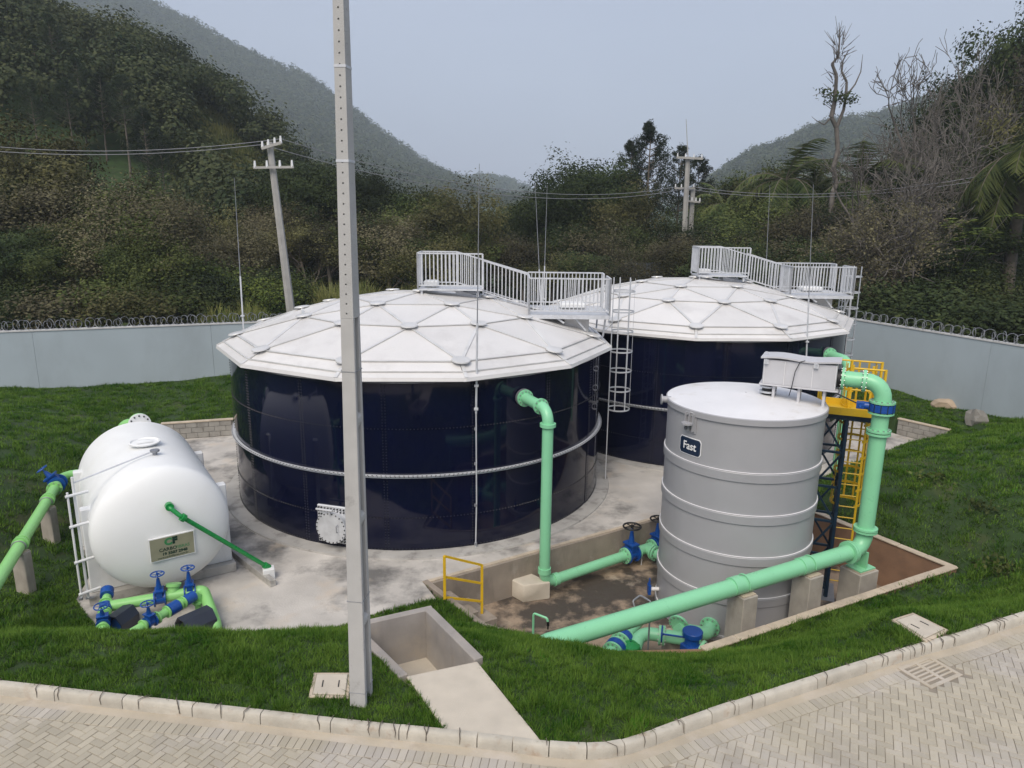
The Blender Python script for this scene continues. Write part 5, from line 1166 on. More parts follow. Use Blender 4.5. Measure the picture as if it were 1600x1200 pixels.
for v in (105, 252): 
    z = z_for(PB[0], PB[1], v); b = MB(); w_, d_ = pw_(z)/2+.005, pdp(z)/2+.005
    ring = [pp_(a*w_, b_*d_, z+zz) for zz in (-.014, .014) for a, b_ in ((-1, -1), (1, -1), (1, 1), (-1, 1))]
    b.add(ring, [(0, 1, 5, 4), (1, 2, 6, 5), (2, 3, 7, 6), (3, 0, 4, 7), (4, 5, 6, 7), (0, 3, 2, 1)]).build('steel_band', 'galv', cp)
for v in (932, 1072, 578):
    z = z_for(PB[0], PB[1], v); b = MB(); w_, d_ = pw_(z)/2+.003, pdp(z)/2+.003; b.tube([pp_(a*w_, b_*d_, z) for a, b_ in ((-1, -1), (1, -1), (1, 1), (-1, 1))], .006, 5, closed=True).build('wire_tie', 'galvdark', cp)

# ---------------------------------------------------------------- hatches and drain grate
def hatch(label, pts, z, slots=True):
    P = [np.asarray(p)[:2] for p in pts]; c = sum(P)/4; t = thing('inspection_cover', label, 'cover', (*c, z))
    MB().prism(P, z-.3, z).build('frame', 'whitewall' if False else 'coping', t, bevel=.01)
    q = [c+(p-c)*.80 for p in P]; MB().prism(q, z-.05, z+.012).build('lid', 'path', t, bevel=.006)
    r = [c+(p-c)*.84 for p in P]; MB().prism(r, z-.05, z+.003).build('joint', 'bed', t)
    e = norm(np.r_[P[2]-P[1], 0]); s = norm(np.r_[P[1]-P[0], 0])
    for k in (-.11, .11): a = A3(*c, z+.014)+s*k; MB().beam(a-e*.07, a+e*.07, .014, .01).build('lifting_slot_shade', 'bolt', t)  # solid black bars on the lid, painted shade in place of open slots
H1 = [at_z(u, v, 2.04) for u, v in ((490, 1050), (550, 1050), (545, 1090), (482, 1088))]; hatch('square concrete inspection cover in the lawn left of the near pole', H1, 2.035)
H2 = [at_z(u, v, 2.03) for u, v in ((1392, 968), (1426, 957), (1484, 985), (1447, 1003))]; hatch('square concrete inspection cover against the kerb on the right', H2, 2.035)
gt2 = thing('drain_grate', 'cast concrete drain grate with two rows of slots in the block paving', 'drain', (*gc, ROADZ))
GL, GWd = .34, .25; Gm = np.array([[gdir[0], gn[0], 0], [gdir[1], gn[1], 0], [0, 0, 1.0]])
def gp3(a, b, z=0): return A3(*gc, ROADZ+z)+A3(*gdir, 0)*a+A3(*gn, 0)*b
MB().box(gp3(0, 0, -.12), (.66, .48, .02), Gm).build('sump_shade', 'bolt', gt2)  # black plate below the bars, its colour stands in for shade in the drain
for a, b, sx, sy in ((0, -.235, .72, .06), (0, .235, .72, .06), (-.33, 0, .06, .42), (.33, 0, .06, .42), (0, 0, .06, .41)): MB().box(gp3(a, b, -.02), (sx, sy, .05), Gm).build('frame', 'gutter', gt2, bevel=.006)
for a in (-.165, .165):
    for k in range(5): MB().box(gp3(a, -.136+k*.068, -.02), (.27, .030, .05), Gm).build('bar', 'gutter', gt2, bevel=.006)

# ---------------------------------------------------------------- rocks by the right wall
def rock(label, u, v, z, s, mat):
    p = at_z(u, v, z); m = MB(); bm = bmesh.new(); bmesh.ops.create_icosphere(bm, subdivisions=2, radius=1)
    for q in bm.verts: q.co *= 1+random.uniform(-.22, .22); q.co = Vector((q.co.x*s[0], q.co.y*s[1], max(-.5, q.co.z)*s[2]))
    V = [tuple(np.array(q.co)+p) for q in bm.verts]; F_ = [tuple(x.index for x in f.verts) for f in bm.faces]; bm.free()
    return tag(m.add(V, F_).build('rock', mat, sharp=20, org=p), label, 'rock')
rock('tan broken slab of rock at the foot of the right perimeter wall', 1478, 632, .9, (.55, .4, .3), 'rock')
rock('grey upright boulder on the bank below the right perimeter wall', 1527, 655, .9, (.4, .35, .45), 'rockgrey')
rock('small pale stone lying beneath the right perimeter wall', 1421, 611, .95, (.3, .25, .2), 'rock')
rock('white rubble slab at the foot of the left perimeter wall', 8, 613, 1.0, (.6, .4, .12), 'whitewall')

# ================================================================ VEGETATION
def gauss(rs, size, lim=1.7): return np.clip(rs.normal(size=size), -lim, lim)
def rand_frames(n, rs):
    a = rs.normal(size=(n, 3)); a /= np.linalg.norm(a, axis=1)[:, None]
    b = rs.normal(size=(n, 3)); b -= a*(a*b).sum(1)[:, None]; b /= np.linalg.norm(b, axis=1)[:, None]
    return a, b
def leaf_quads(C, size, rs, asp=0.55, out=None, tilt=.42):
    n = len(C); a, b = rand_frames(n, rs)
    if out is not None:      # leaves face outwards from their clump, as foliage does
        nn = out/np.maximum(1e-6, np.linalg.norm(out, axis=1))[:, None]+rs.normal(size=(n, 3))*tilt+np.array([0, 0, .3]); nn /= np.linalg.norm(nn, axis=1)[:, None]
        a = a-nn*(a*nn).sum(1)[:, None]; a /= np.linalg.norm(a, axis=1)[:, None]; b = np.cross(nn, a)
    s = (size*rs.uniform(.6, 1.3, n))[:, None]
    V = np.stack([C-a*s*.5, C+b*s*asp*.5, C+a*s*.5, C-b*s*asp*.5], 1).reshape(-1, 3)
    return V, np.arange(4*n).reshape(n, 4)
def branches(rs, h, r0, lev, nch, spread, taper=.62, start=.35, bend=.12, upb=.25, lean=(0, 0), wob=.06, tipmin=0.008):
    """recursive skeleton -> segments (p,q,rp,rq), tips"""
    segs, tips = [], []
    def grow(p, d, L, r, k):
        n = 5 if k == 0 else 3; pts = [p]; dd = d
        for i in range(n):
            dd = norm(dd+rs.normal(size=3)*(bend if k else wob)+A3(0, 0, upb*.25 if k else .05)); q = pts[-1]+dd*L/n
            segs.append((pts[-1], q, r*(1-(1-taper)*i/n), r*(1-(1-taper)*(i+1)/n))); pts.append(q)
        if k >= lev: tips.append((pts[-1], dd)); tips.append((pts[-2], dd)); return
        m = nch[k]
        for c in range(m):
            f = start+(1-start)*(c+rs.uniform(.2, .9))/m if k == 0 else rs.uniform(.35, 1)
            if c == 0: f = 1.0
            j = min(n-1, int(f*n)); t = f*n-j; b = pts[j]+(pts[j+1]-pts[j])*t
            a0 = rs.uniform(0, 2*PI); e1, e2, e3 = basis(dd); ang = spread*rs.uniform(.6, 1.2)*(.35 if c == 0 else 1)
            nd = norm(dd*math.cos(ang)+(e1*math.cos(a0)+e2*math.sin(a0))*math.sin(ang)+A3(0, 0, upb))
            grow(b, nd, L*rs.uniform(.5, .75)*(1-.35*(f-start) if k == 0 else 1), max(tipmin, r*taper*(1-.4*f)*rs.uniform(.6, .9)), k+1)
    grow(A3(0, 0, -.15), norm(A3(lean[0], lean[1], 1)), h*(.62 if lev > 1 else .8), r0, 0)
    return segs, tips
def seg_mesh(segs, n=5):
    V, F = [], []; o = 0
    ang = np.linspace(0, 2*PI, n, endpoint=False); cs, sn = np.cos(ang), np.sin(ang)
    for p, q, rp, rq in segs:
        a, b, _ = basis(q-p)
        V.append(p+(np.outer(cs, a)+np.outer(sn, b))*rp); V.append(q+(np.outer(cs, a)+np.outer(sn, b))*rq)
        for k in range(n): F.append((o+k, o+(k+1) % n, o+n+(k+1) % n, o+n+k))
        o += 2*n
    return np.vstack(V), np.array(F)
def to_proto(name, label_cat, trunk, crown):
    """trunk, crown: (V, F, mat) -> an unlinked prototype empty with parts; height normalised to 1"""
    zs = [x[0][:, 2].max() for x in (trunk, crown) if x is not None]; H = max(zs)
    xy = np.vstack([x[0] for x in (trunk, crown) if x is not None]); Rw = np.percentile(np.hypot(xy[:, 0], xy[:, 1]), 97)
    out = []
    for nm, x in (('trunk', trunk), ('crown', crown)):
        if x is None: continue
        me_o = fastmesh(nm, x[0]/H, x[1], x[2]); me = me_o.data; bpy.data.objects.remove(me_o); out.append((nm, me))
    return dict(parts=out, aspect=Rw/H)
def broadleaf(seed, mat, bark='bark', nleaf=58, lsize=.185, spread=.95, h=8, crown_r=.40, nch=(8, 5, 4), start=.32, lev=3, r0=.16, up=.25, drop=0.0):
    rs = np.random.default_rng(seed); segs, tips = branches(rs, h, r0, lev, nch, spread, start=start, upb=up)
    P = np.array([t[0] for t in tips]); 
    if drop: P = P[rs.random(len(P)) > drop]
    O = gauss(rs, (len(P), nleaf, 3))*crown_r*np.array([1, 1, .75]); C = (P[:, None, :]+O).reshape(-1, 3); cc = P.mean(0); O = O.reshape(-1, 3)/crown_r+(C-cc)/np.linalg.norm(P-cc, axis=1).mean()*.8; k = C[:, 2] > .6; C, O = C[k], O[k]
    V, F = leaf_quads(C, lsize, rs, out=O); keep = [s for s in segs if s[2] > .012]
    T = seg_mesh(keep, 5); return to_proto('t', 'tree', (*T, bark), (V, F, mat))
def bushy(seed, mat, n=9500, lsize=.095, h=2.2, w=1.7, lumps=22):
    rs = np.random.default_rng(seed); segs, _ = branches(rs, h*.7, .05, 1, (9,), 1.0, start=.05, upb=.4)
    cs = rs.normal(size=(lumps, 3)); cs /= np.linalg.norm(cs, axis=1)[:, None]; cs = cs*np.array([w*.62, w*.62, h*.42])*rs.uniform(.5, 1, (lumps, 1))+A3(0, 0, h*.5); cs[:, 2] = np.maximum(cs[:, 2], .25)
    ci = rs.integers(0, lumps, n); O = rs.normal(size=(n, 3)); C = cs[ci]+O*np.array([w*.17, w*.17, h*.11]); C[:, 2] = np.abs(C[:, 2])
    V, F = leaf_quads(C, lsize, rs, out=O+(C-A3(0, 0, h*.4))*.8); T = seg_mesh(segs, 4); return to_proto('s', 'shrub', (*T, 'bark'), (V, F, mat))
def pine(seed, h=14, bare=.42, mat='needle', nw=15, width=2.9):
    rs = np.random.default_rng(seed); segs = []; C = []; p = A3(0, 0, -.2); d = A3(rs.normal()*.02, rs.normal()*.02, 1)
    n = 14
    for i in range(n): q = p+norm(d+rs.normal(size=3)*.015)*h/n; segs.append((p, q, .20*(1-i/n*.85), .20*(1-(i+1)/n*.85))); p = q
    top = p
    for k in range(nw):
        f = bare+(1-bare)*(k+.5)/nw; b = A3(0, 0, 0)+top*f; L = width*(1-((f-bare)/(1-bare))**1.6)*rs.uniform(.65, 1.15)+.35
        for j in range(rs.integers(3, 6)):
            a = rs.uniform(0, 2*PI); pr = b; dd = norm(A3(math.cos(a), math.sin(a), .12))
            for s in range(4):
                dd = norm(dd+A3(0, 0, .17)+rs.normal(size=3)*.06); q = pr+dd*L/4; segs.append((pr, q, .045*(1-s*.2), .04*(1-s*.2))); pr = q
                if s >= 1:
                    m = 20; C.append(q+gauss(rs, (m, 3))*np.array([.19, .19, .15])*(.6+L/5)+A3(0, 0, .1))
                    for _ in range(2):
                        sd_ = norm(dd+rs.normal(size=3)*.8); e = q+sd_*L*.24; C.append(e+gauss(rs, (13, 3))*.13)
    C.append(top-A3(0, 0, .3)+gauss(rs, (60, 3))*np.array([.16, .16, .45]))
    V, F = leaf_quads(np.vstack(C), .36, rs, asp=.17); T = seg_mesh(segs, 5); return to_proto('p', 'tree', (*T, 'bark'), (V, F, mat))
def baretree(seed, h=12, nch=(6, 4, 4, 3), spread=.75, bark='barkpale', leaves=0, r0=.24, start=.18, up=.22):
    rs = np.random.default_rng(seed); segs, tips = branches(rs, h, r0, 4, nch, spread, start=start, upb=up, bend=.30, tipmin=.022, taper=.7, wob=.16)
    T = seg_mesh(segs, 4); cr_ = None
    if leaves:
        P = np.array([t[0] for t in tips]); P = P[rs.random(len(P)) < .8]; C = (P[:, None, :]+rs.normal(size=(len(P), leaves, 3))*.28).reshape(-1, 3); cr_ = (*leaf_quads(C, .22, rs), 'leafbrown')
    return to_proto('b', 'tree', (*T, bark), cr_)
def palm(seed, h=9, nf=17, L=3.6, droop=1.0, mat='leafmid', trunk_r=.14):
    rs = np.random.default_rng(seed); segs = []; p = A3(0, 0, -.2)
    for i in range(10): q = p+A3(rs.normal()*.03, rs.normal()*.03, h/10); segs.append((p, q, trunk_r*(1.15-.03*i), trunk_r*(1.12-.03*i))); p = q
    V, F = [], []; o = 0
    for k in range(nf):
        a = 2*PI*k/nf*2.4+rs.uniform(-.3, .3); el = rs.uniform(-.1, 1.35); d = A3(math.cos(a)*math.cos(el), math.sin(a)*math.cos(el), math.sin(el)); pr = p.copy(); side = norm(np.cross(d, A3(0, 0, 1)))
        n = 12; LL = L*rs.uniform(.8, 1.1)
        for s in range(n):
            d = norm(d+A3(0, 0, -.17*droop)); q = pr+d*LL/n; segs.append((pr, q, .03*(1-s/n)+.006, .03*(1-(s+1)/n)+.006)); upv = np.cross(side, d)
            ll = L*.27*math.sin(PI*min(1, (s+1.2)/(n+1)))+.1
            for sg_ in (-1, 1):
                for t in (0.15, .5, .85):
                    b = pr+(q-pr)*t; e = b+norm(side*sg_+d*.55-A3(0, 0, .45*droop)+rs.normal(size=3)*.1)*ll; wv = d*.055
                    V += [b-wv, b+wv, e]; F.append((o, o+1, o+2)); o += 3
            pr = q
    T = seg_mesh(segs, 6); return to_proto('palm', 'tree', (*T, 'bark'), (np.array(V), np.array(F), mat))
def cecropia(seed, h=9, lean=(.45, 0)):
    rs = np.random.default_rng(seed); segs, tips = branches(rs, h, .13, 1, (5,), .8, start=.62, upb=.3, lean=lean, wob=.03); V, F = [], []; o = 0
    for t, d in tips+[(s[1], A3(0, 0, 1)) for s in segs if s[1][2] > h*.62]:
        for k in range(5):
            a = rs.uniform(0, 2*PI); c = t+A3(math.cos(a), math.sin(a), 0)*rs.uniform(.3, 1.0)+A3(0, 0, rs.uniform(-.2, .25)); n = 9
            for j in range(n):
                b = 2*PI*j/n; e = A3(math.cos(b), math.sin(b), -.25)*rs.uniform(.35, .5); sd_ = A3(-math.sin(b), math.cos(b), 0)*.09; V += [c, c+e*.6+sd_, c+e, c+e*.6-sd_]; F.append((o, o+1, o+2, o+3)); o += 4
    T = seg_mesh(segs, 6); return to_proto('c', 'tree', (*T, 'barkpale'), (np.array(V), np.array(F), 'leafbright'))

PROTO = {
 'dark': [broadleaf(1, 'leafdark'), broadleaf(2, 'leafdark', start=.25, spread=1.05), broadleaf(21, 'leafdark', start=.4, spread=.85, crown_r=.5)],
 'mid': [broadleaf(3, 'leafmid'), broadleaf(4, 'leafmid', spread=.8, start=.28), broadleaf(22, 'leafmid', nleaf=44, drop=.25)],
 'olive': [broadleaf(5, 'leafolive', nleaf=42), broadleaf(6, 'leafolive', nleaf=38, start=.25, drop=.15)],
 'brown': [broadleaf(7, 'leafbrown', nleaf=28, lsize=.15, nch=(9, 6, 4), start=.15), broadleaf(8, 'leafolive', nleaf=26, lsize=.16, nch=(9, 6, 4), start=.12, spread=.8), broadleaf(23, 'leafbrown', nleaf=26, lsize=.15, start=.2, spread=1.1), broadleaf(25, 'leafmid', nleaf=22, lsize=.16, start=.2, nch=(9, 6, 4))],
 'airy': [broadleaf(9, 'leafolive', 'barkpale', nleaf=36, lsize=.2, nch=(5, 3, 3), start=.5, spread=.6, drop=.3)],
 'pine': [pine(10), pine(11, bare=.3, width=3.3), pine(12, bare=.5, nw=12)],
 'bare': [baretree(13), baretree(14, spread=.62), baretree(15, spread=.85, start=.12)],
 'twiggy': [baretree(16, leaves=6, nch=(7, 5, 4, 3)), baretree(17, leaves=7, spread=.6)],
 'palm': [palm(18), palm(19, h=7, L=4.2)], 'droop': [palm(24, h=7, L=3.4, nf=26, droop=1.5, trunk_r=.2)],
 'cecropia': [cecropia(20)],
 'shrub': [bushy(30, 'leafmid'), bushy(31, 'leafmid', w=2.1)], 'darkshrub': [bushy(32, 'leafdark', w=2.0), bushy(33, 'leafdark')], 'brightshrub': [bushy(34, 'leafbright', w=1.9), bushy(35, 'leafbright', h=2.6)], 'brownshrub': [bushy(36, 'leafbrown', n=8500, w=2.0), bushy(37, 'leafolive', w=2.0)],
}
PHRASE = {'dark': 'dark green broadleaf tree', 'mid': 'mid green broadleaf tree', 'olive': 'olive green leafy tree', 'brown': 'brownish half-dry tree', 'airy': 'slender airy olive tree', 'pine': 'tall dark pine tree', 'bare': 'bare grey-branched tree', 'twiggy': 'twiggy sparse brown tree', 'palm': 'green palm with arching fronds', 'droop': 'palm with drooping dry fronds', 'cecropia': 'leaning pale-trunked tree with umbrella leaves', 'shrub': 'round mid green shrub', 'darkshrub': 'dark green shrub', 'brightshrub': 'bright green shrub', 'brownshrub': 'brownish dry shrub'}
CATV = lambda k: 'shrub' if 'shrub' in k else 'tree'
# kind, image column, image row of its top, distance, width factor
PLANTS = [
 ('olive', -45, 175, 47, 1.2), ('olive', 22, 148, 47, 1.1), ('olive', 72, 205, 46, 1.0), ('mid', -20, 250, 43, 1.1), ('brown', 30, 262, 42, 1.2), ('brown', 92, 252, 44, 1.2), ('brown', 150, 262, 42, 1.2), ('brown', 205, 262, 43, 1.2), ('brown', 255, 285, 43, 1.1), ('mid', 128, 275, 45, 1.1), ('olive', 232, 255, 48, 1.0), ('mid', 180, 290, 44, 1.0),
 ('dark', 20, 345, 38.5, 1.1), ('brown', 75, 335, 39, 1.2), ('mid', 120, 345, 38.5, 1.1), ('brown', 170, 345, 39, 1.2), ('mid', 215, 355, 39, 1.0), ('brown', 248, 340, 40, 1.1), ('dark', -35, 360, 38, 1.2), ('darkshrub', 40, 425, 36.5, 1.2), ('brownshrub', 100, 420, 36.5, 1.3), ('shrub', 150, 415, 37, 1.2), ('brownshrub', 190, 420, 37, 1.2), ('shrub', 232, 405, 38, 1.2), ('darkshrub', 275, 415, 39, 1.2), ('brightshrub', 300, 390, 42, 1.3), ('shrub', 262, 375, 42, 1.2), ('darkshrub', -20, 430, 36, 1.3), ('darkshrub', 315, 405, 40, 1.1),
 ('mid', 305, 345, 50, 1.0), ('olive', 335, 318, 53, 1.0), ('dark', 365, 292, 58, 1.0), ('mid', 395, 278, 60, 1.0), ('brown', 425, 300, 54, 1.1), ('brown', 455, 285, 56, 1.1), ('dark', 490, 240, 58, 1.0), ('dark', 512, 262, 57, 0.9), ('olive', 478, 335, 50, 1.1), ('brown', 515, 325, 51, 1.2), ('dark', 585, 236, 62, 1.0), ('dark', 560, 262, 60, 1.0), ('brown', 570, 310, 53, 1.2), ('brown', 605, 320, 52, 1.2), ('dark', 635, 290, 58, 1.0), ('mid', 655, 300, 56, 1.0), ('brown', 350, 350, 49, 1.2), ('brown', 395, 340, 49, 1.2), ('darkshrub', 425, 402, 43, 1.2), ('brightshrub', 445, 412, 42, 1.2), ('brightshrub', 400, 425, 41, 1.1), ('shrub', 365, 400, 44, 1.3), ('brownshrub', 345, 385, 47, 1.3),
 ('mid', 668, 285, 60, 1.0), ('olive', 695, 285, 56, 1.0), ('airy', 733, 262, 50, 1.25), ('airy', 762, 268, 52, 1.0), ('mid', 715, 300, 58, 1.0), ('brown', 650, 355, 50, 1.2), ('olive', 690, 350, 49, 1.2), ('mid', 735, 345, 50, 1.2), ('dark', 785, 318, 62, 1.0), ('mid', 815, 305, 66, 1.0), ('dark', 850, 322, 64, 1.1), ('mid', 775, 350, 52, 1.2), ('brown', 820, 352, 51, 1.2), ('dark', 862, 345, 54, 1.2), ('dark', 905, 222, 60, 1.15), ('dark', 932, 238, 62, 1.0), ('dark', 888, 262, 61, 1.0), ('brown', 962, 268, 58, 0.9), ('mid', 905, 340, 52, 1.2), ('brown', 948, 335, 52, 1.2), ('pine', 1010, 186, 62, 0.95), ('pine', 1058, 222, 68, 1.0), ('pine', 1085, 240, 70, 0.9), ('pine', 985, 215, 66, 0.8), ('brown', 990, 330, 54, 1.2), ('dark', 1030, 318, 58, 1.1), ('brown', 1045, 350, 50, 1.2), ('brown', 870, 385, 47, 1.3), ('dark', 920, 388, 47, 1.3), ('brown', 975, 385, 47, 1.3),
 ('palm', 1132, 285, 60, 1.0), ('mid', 1155, 262, 64, 1.0), ('olive', 1185, 258, 62, 1.0), ('mid', 1105, 290, 60, 1.0), ('palm', 1222, 222, 58, 1.0), ('palm', 1270, 232, 62, 1.0), ('palm', 1338, 225, 56, 1.0), ('mid', 1190, 300, 54, 1.1), ('brown', 1150, 320, 52, 1.1), ('dark', 1110, 335, 54, 1.2), ('brown', 1235, 310, 52, 1.1), ('dark', 1280, 290, 54, 1.1), ('twiggy', 1320, 300, 50, 1.2), ('brown', 1085, 370, 48, 1.2), ('dark', 1140, 370, 46, 1.3), ('brown', 1195, 362, 46, 1.3), ('dark', 1240, 365, 45, 1.3), ('brown', 1285, 352, 46, 1.3), ('twiggy', 1345, 345, 44, 1.3), ('brown', 1310, 390, 42, 1.3), ('mid', 1205, 245, 66, 0.9), ('dark', 1300, 255, 60, 1.1), ('mid', 1250, 262, 60, 1.0), ('dark', 1355, 262, 58, 1.0),
 ('bare', 1395, 150, 52, 0.9), ('bare', 1425, 90, 53, 0.8), ('bare', 1458, 62, 55, 0.8), ('bare', 1492, 48, 56, 0.8), ('bare', 1525, 25, 54, 0.8), ('twiggy', 1545, 5, 56, 0.9), ('twiggy', 1580, -5, 54, 0.9), ('dark', 1565, -15, 62, 0.8), ('dark', 1610, -45, 60, 0.9), ('dark', 1500, 75, 64, 0.8), ('dark', 1455, 130, 64, 0.9), ('brown', 1535, 110, 54, 0.9), ('dark', 1590, 130, 52, 0.9), ('bare', 1375, 215, 48, 1.0), ('bare', 1412, 190, 47, 1.0), ('bare', 1448, 175, 46, 1.0), ('bare', 1482, 160, 48, 0.9), ('bare', 1515, 190, 46, 1.0), ('twiggy', 1365, 300, 44, 1.2), ('twiggy', 1410, 300, 43, 1.2), ('dark', 1385, 250, 56, 1.1), ('dark', 1430, 230, 56, 1.1), ('dark', 1480, 240, 54, 1.1), ('dark', 1530, 250, 50, 1.1), ('droop', 1592, 200, 43, 1.1), ('cecropia', 1478, 332, 40, 1.0), ('dark', 1555, 330, 44, 1.1), ('dark', 1450, 350, 44, 1.2), ('dark', 1500, 380, 42, 1.2), ('twiggy', 1395, 380, 41, 1.2), ('darkshrub', 1435, 425, 39, 1.3), ('darkshrub', 1402, 415, 39, 1.0), ('shrub', 1475, 440, 37.5, 1.3), ('darkshrub', 1520, 430, 37, 1.3), ('darkshrub', 1560, 440, 36, 1.3), ('shrub', 1585, 400, 37.5, 1.1), ('darkshrub', 1610, 450, 35, 1.3), ('brownshrub', 1365, 405, 42, 1.3), ('darkshrub', 1390, 450, 40, 1.3), ('darkshrub', 1350, 440, 43, 1.3),
 ('pine', 5, -35, 92, 1.0), ('pine', 48, 8, 88, 1.0), ('pine', 118, 18, 84, 1.0), ('pine', 90, 55, 80, 1.0), ('pine', 30, 70, 78, 1.0), ('pine', 150, 85, 76, 1.0), ('pine', 178, 108, 74, 1.0), ('pine', 212, 112, 72, 1.0), ('pine', 242, 165, 68, 1.0), ('pine', 262, 195, 66, 0.9), ('pine', 130, 120, 72, 1.0), ('pine', 75, 120, 72, 1.0),
]
pu = np.array([p[1] for p in PLANTS], float); pY = np.array([p[3] for p in PLANTS], float)
base = np.array([at_y(u, 345, y) for u, y in zip(pu, pY)]); bz = ground_z(base[:, 0], base[:, 1]); bx_ = base[:, 0]
for it in range(2):   # keep the top on its sight line
    pass
def zone(u): return ('on the slope at far left' if u < 120 else 'behind the left wall' if u < 330 else 'behind the leaning utility pole' if u < 540 else 'beyond the front dome' if u < 800 else 'beyond the gap between the domes' if u < 1060 else 'beyond the rear dome' if u < 1350 else 'behind the right wall below the bare crowns' if u < 1475 else 'at the far right edge')
from collections import defaultdict
buck = defaultdict(list)
for i, p in enumerate(PLANTS): buck[(p[0], zone(p[1]))].append(i)
ORD = ['first', 'second', 'third', 'fourth', 'fifth', 'sixth', 'seventh', 'eighth', 'ninth', 'tenth', 'eleventh', 'twelfth', 'thirteenth', 'fourteenth', 'fifteenth']
lab = {}
for (k, zn_), ids in buck.items():
    ids.sort(key=lambda i: PLANTS[i][1])
    for j, i in enumerate(ids): lab[i] = f'{PHRASE[k]} {zn_}' if len(ids) == 1 else f'{PHRASE[k]} {zn_}, {ORD[j]} from left'
cnt = defaultdict(int)
for i, (k, u, vt_, Yd, wf) in enumerate(PLANTS):
    pr = PROTO[k][cnt[k] % len(PROTO[k])]; cnt[k] += 1
    x, y, z0 = bx_[i], Yd, float(bz[i])-.05; H = max(1.2, z_for(x, y, vt_)-z0); asp = pr['aspect']
    wsc = H*wf*(1 if k in ('pine', 'bare', 'palm', 'droop', 'cecropia', 'airy', 'twiggy') else min(1.3, max(.55, (2.2+.22*H)/(asp*H))))
    o = bpy.data.objects.new(('shrub' if 'shrub' in k else 'palm_tree' if k in ('palm', 'droop') else 'pine_tree' if k == 'pine' else 'tree'), None); col.objects.link(o); o.location = (x, y, z0); o.rotation_euler.z = random.uniform(0, 6.28) if k != 'cecropia' else .3; o.scale = (wsc, wsc, H)
    tag(o, lab[i], CATV(k), {'pine': 'pine trees'}.get(k, 'shrubs behind the walls' if 'shrub' in k else 'trees behind the walls'))
    for nm, me in pr['parts']: c = bpy.data.objects.new(nm, me); col.objects.link(c); c.parent = o
# the tall dead tree
dt = thing('dead_tree', 'tall thin dead tree with forked bare crown standing against the sky on the right', 'tree', at_y(1297, 345, 52))
dl = [(1298, 420, .22), (1297, 335, .19), (1301, 300, .17), (1307, 288, .16), (1302, 262, .16), (1309, 235, .15), (1307, 200, .15), (1299, 183, .13)]
D3 = lambda u, v, dy=0: at_y(u, v, 52+dy)
rs = np.random.default_rng(3)
segs = []
def chain(L, dy=0):
    for (u0, v0, r0), (u1, v1, r1) in zip(L[:-1], L[1:]): segs.append((D3(u0, v0, dy), D3(u1, v1, dy*1.0), r0, r1))
chain(dl); chain([(1299, 183, .16), (1304, 160, .14), (1306, 135, .12), (1307, 118, .11), (1300, 100, .09), (1310, 88, .07), (1312, 60, .04), (1311, 35, .015)])
chain([(1307, 200, .12), (1318, 172, .10), (1322, 150, .09), (1323, 128, .08), (1315, 112, .07), (1317, 95, .05), (1325, 80, .03), (1336, 72, .012)], .3); chain([(1322, 150, .07), (1336, 132, .05), (1345, 112, .035), (1348, 85, .012)], .5)
chain([(1299, 183, .07), (1288, 195, .04), (1275, 188, .02), (1268, 182, .01)]); chain([(1306, 135, .05), (1298, 150, .03), (1280, 146, .02), (1270, 150, .01)]); chain([(1307, 118, .04), (1295, 112, .02), (1283, 118, .01)])
for _ in range(46):
    u0 = rs.uniform(1296, 1328); v0 = rs.uniform(45, 105); a = rs.normal(size=2); segs.append((D3(1311+(u0-1311)*.55, v0+8, rs.normal()*.4), D3(u0+a[0]*7, v0-abs(a[1])*9, rs.normal()*.6), .028, .008))
for _ in range(26):
    u0 = rs.uniform(1284, 1335); v0 = rs.uniform(110, 175); segs.append((D3(1308+(u0-1308)*.4, v0+6, rs.normal()*.3), D3(u0, v0-rs.uniform(2, 10), rs.normal()*.5), .026, .008))
V, F = seg_mesh(segs, 6); tr_ = fastmesh('trunk', V-ORG[dt.name], F, 'barkpale', dt)
C = np.vstack([D3(u, v)+rs.normal(size=(60, 3))*np.array([.3, .3, .22]) for u, v in ((1291, 145), (1298, 152), (1308, 153), (1316, 155), (1325, 150), (1329, 157))]); V, F = leaf_quads(C, .22, rs); tag(fastmesh('epiphytes', V-ORG[dt.name], F, 'leafdark', dt), kind='stuff')

# far woods: crowns too far off to count
def woods(name, label, pts, hs, nl, ls, mat, seed):
    rs = np.random.default_rng(seed); n = len(pts); cl = 7
    cc = rs.normal(size=(n, cl, 3)); cc /= np.linalg.norm(cc, axis=2)[:, :, None]; cc *= np.array([.30, .30, .24])*rs.uniform(.5, 1.1, (n, cl, 1)); cc[:, :, 2] += .62
    k = nl//cl; O = gauss(rs, (n, cl, k, 3), 1.6); C = cc[:, :, None, :]+O*np.array([.095, .095, .075]); oc = C-np.array([0, 0, .55]); C = C.reshape(n, cl*k, 3)*hs[:, None, None]+pts[:, None, :]
    V, F = leaf_quads(C.reshape(-1, 3), ls, rs, asp=.8, out=(O*.5+oc*4.5).reshape(-1, 3), tilt=.25); return tag(fastmesh(name, V, F, mat), label, 'woods', kind='stuff')
rs = np.random.default_rng(9)
U = rs.uniform(-120, 660, 2600); Yv = rs.uniform(56, 128, 2600); X = (U-800)/CAM_F*Yv*.973; Zg = ground_z(X, Yv)
pu_, pv_, _ = proj(X, Yv, Zg); bare_patch = inside(pu_, pv_, [(290, 190), (330, 195), (375, 222), (425, 262), (450, 330), (410, 380), (350, 350), (315, 290), (296, 235)]) | inside(pu_, pv_, [(225, 262), (262, 262), (292, 300), (262, 308)])
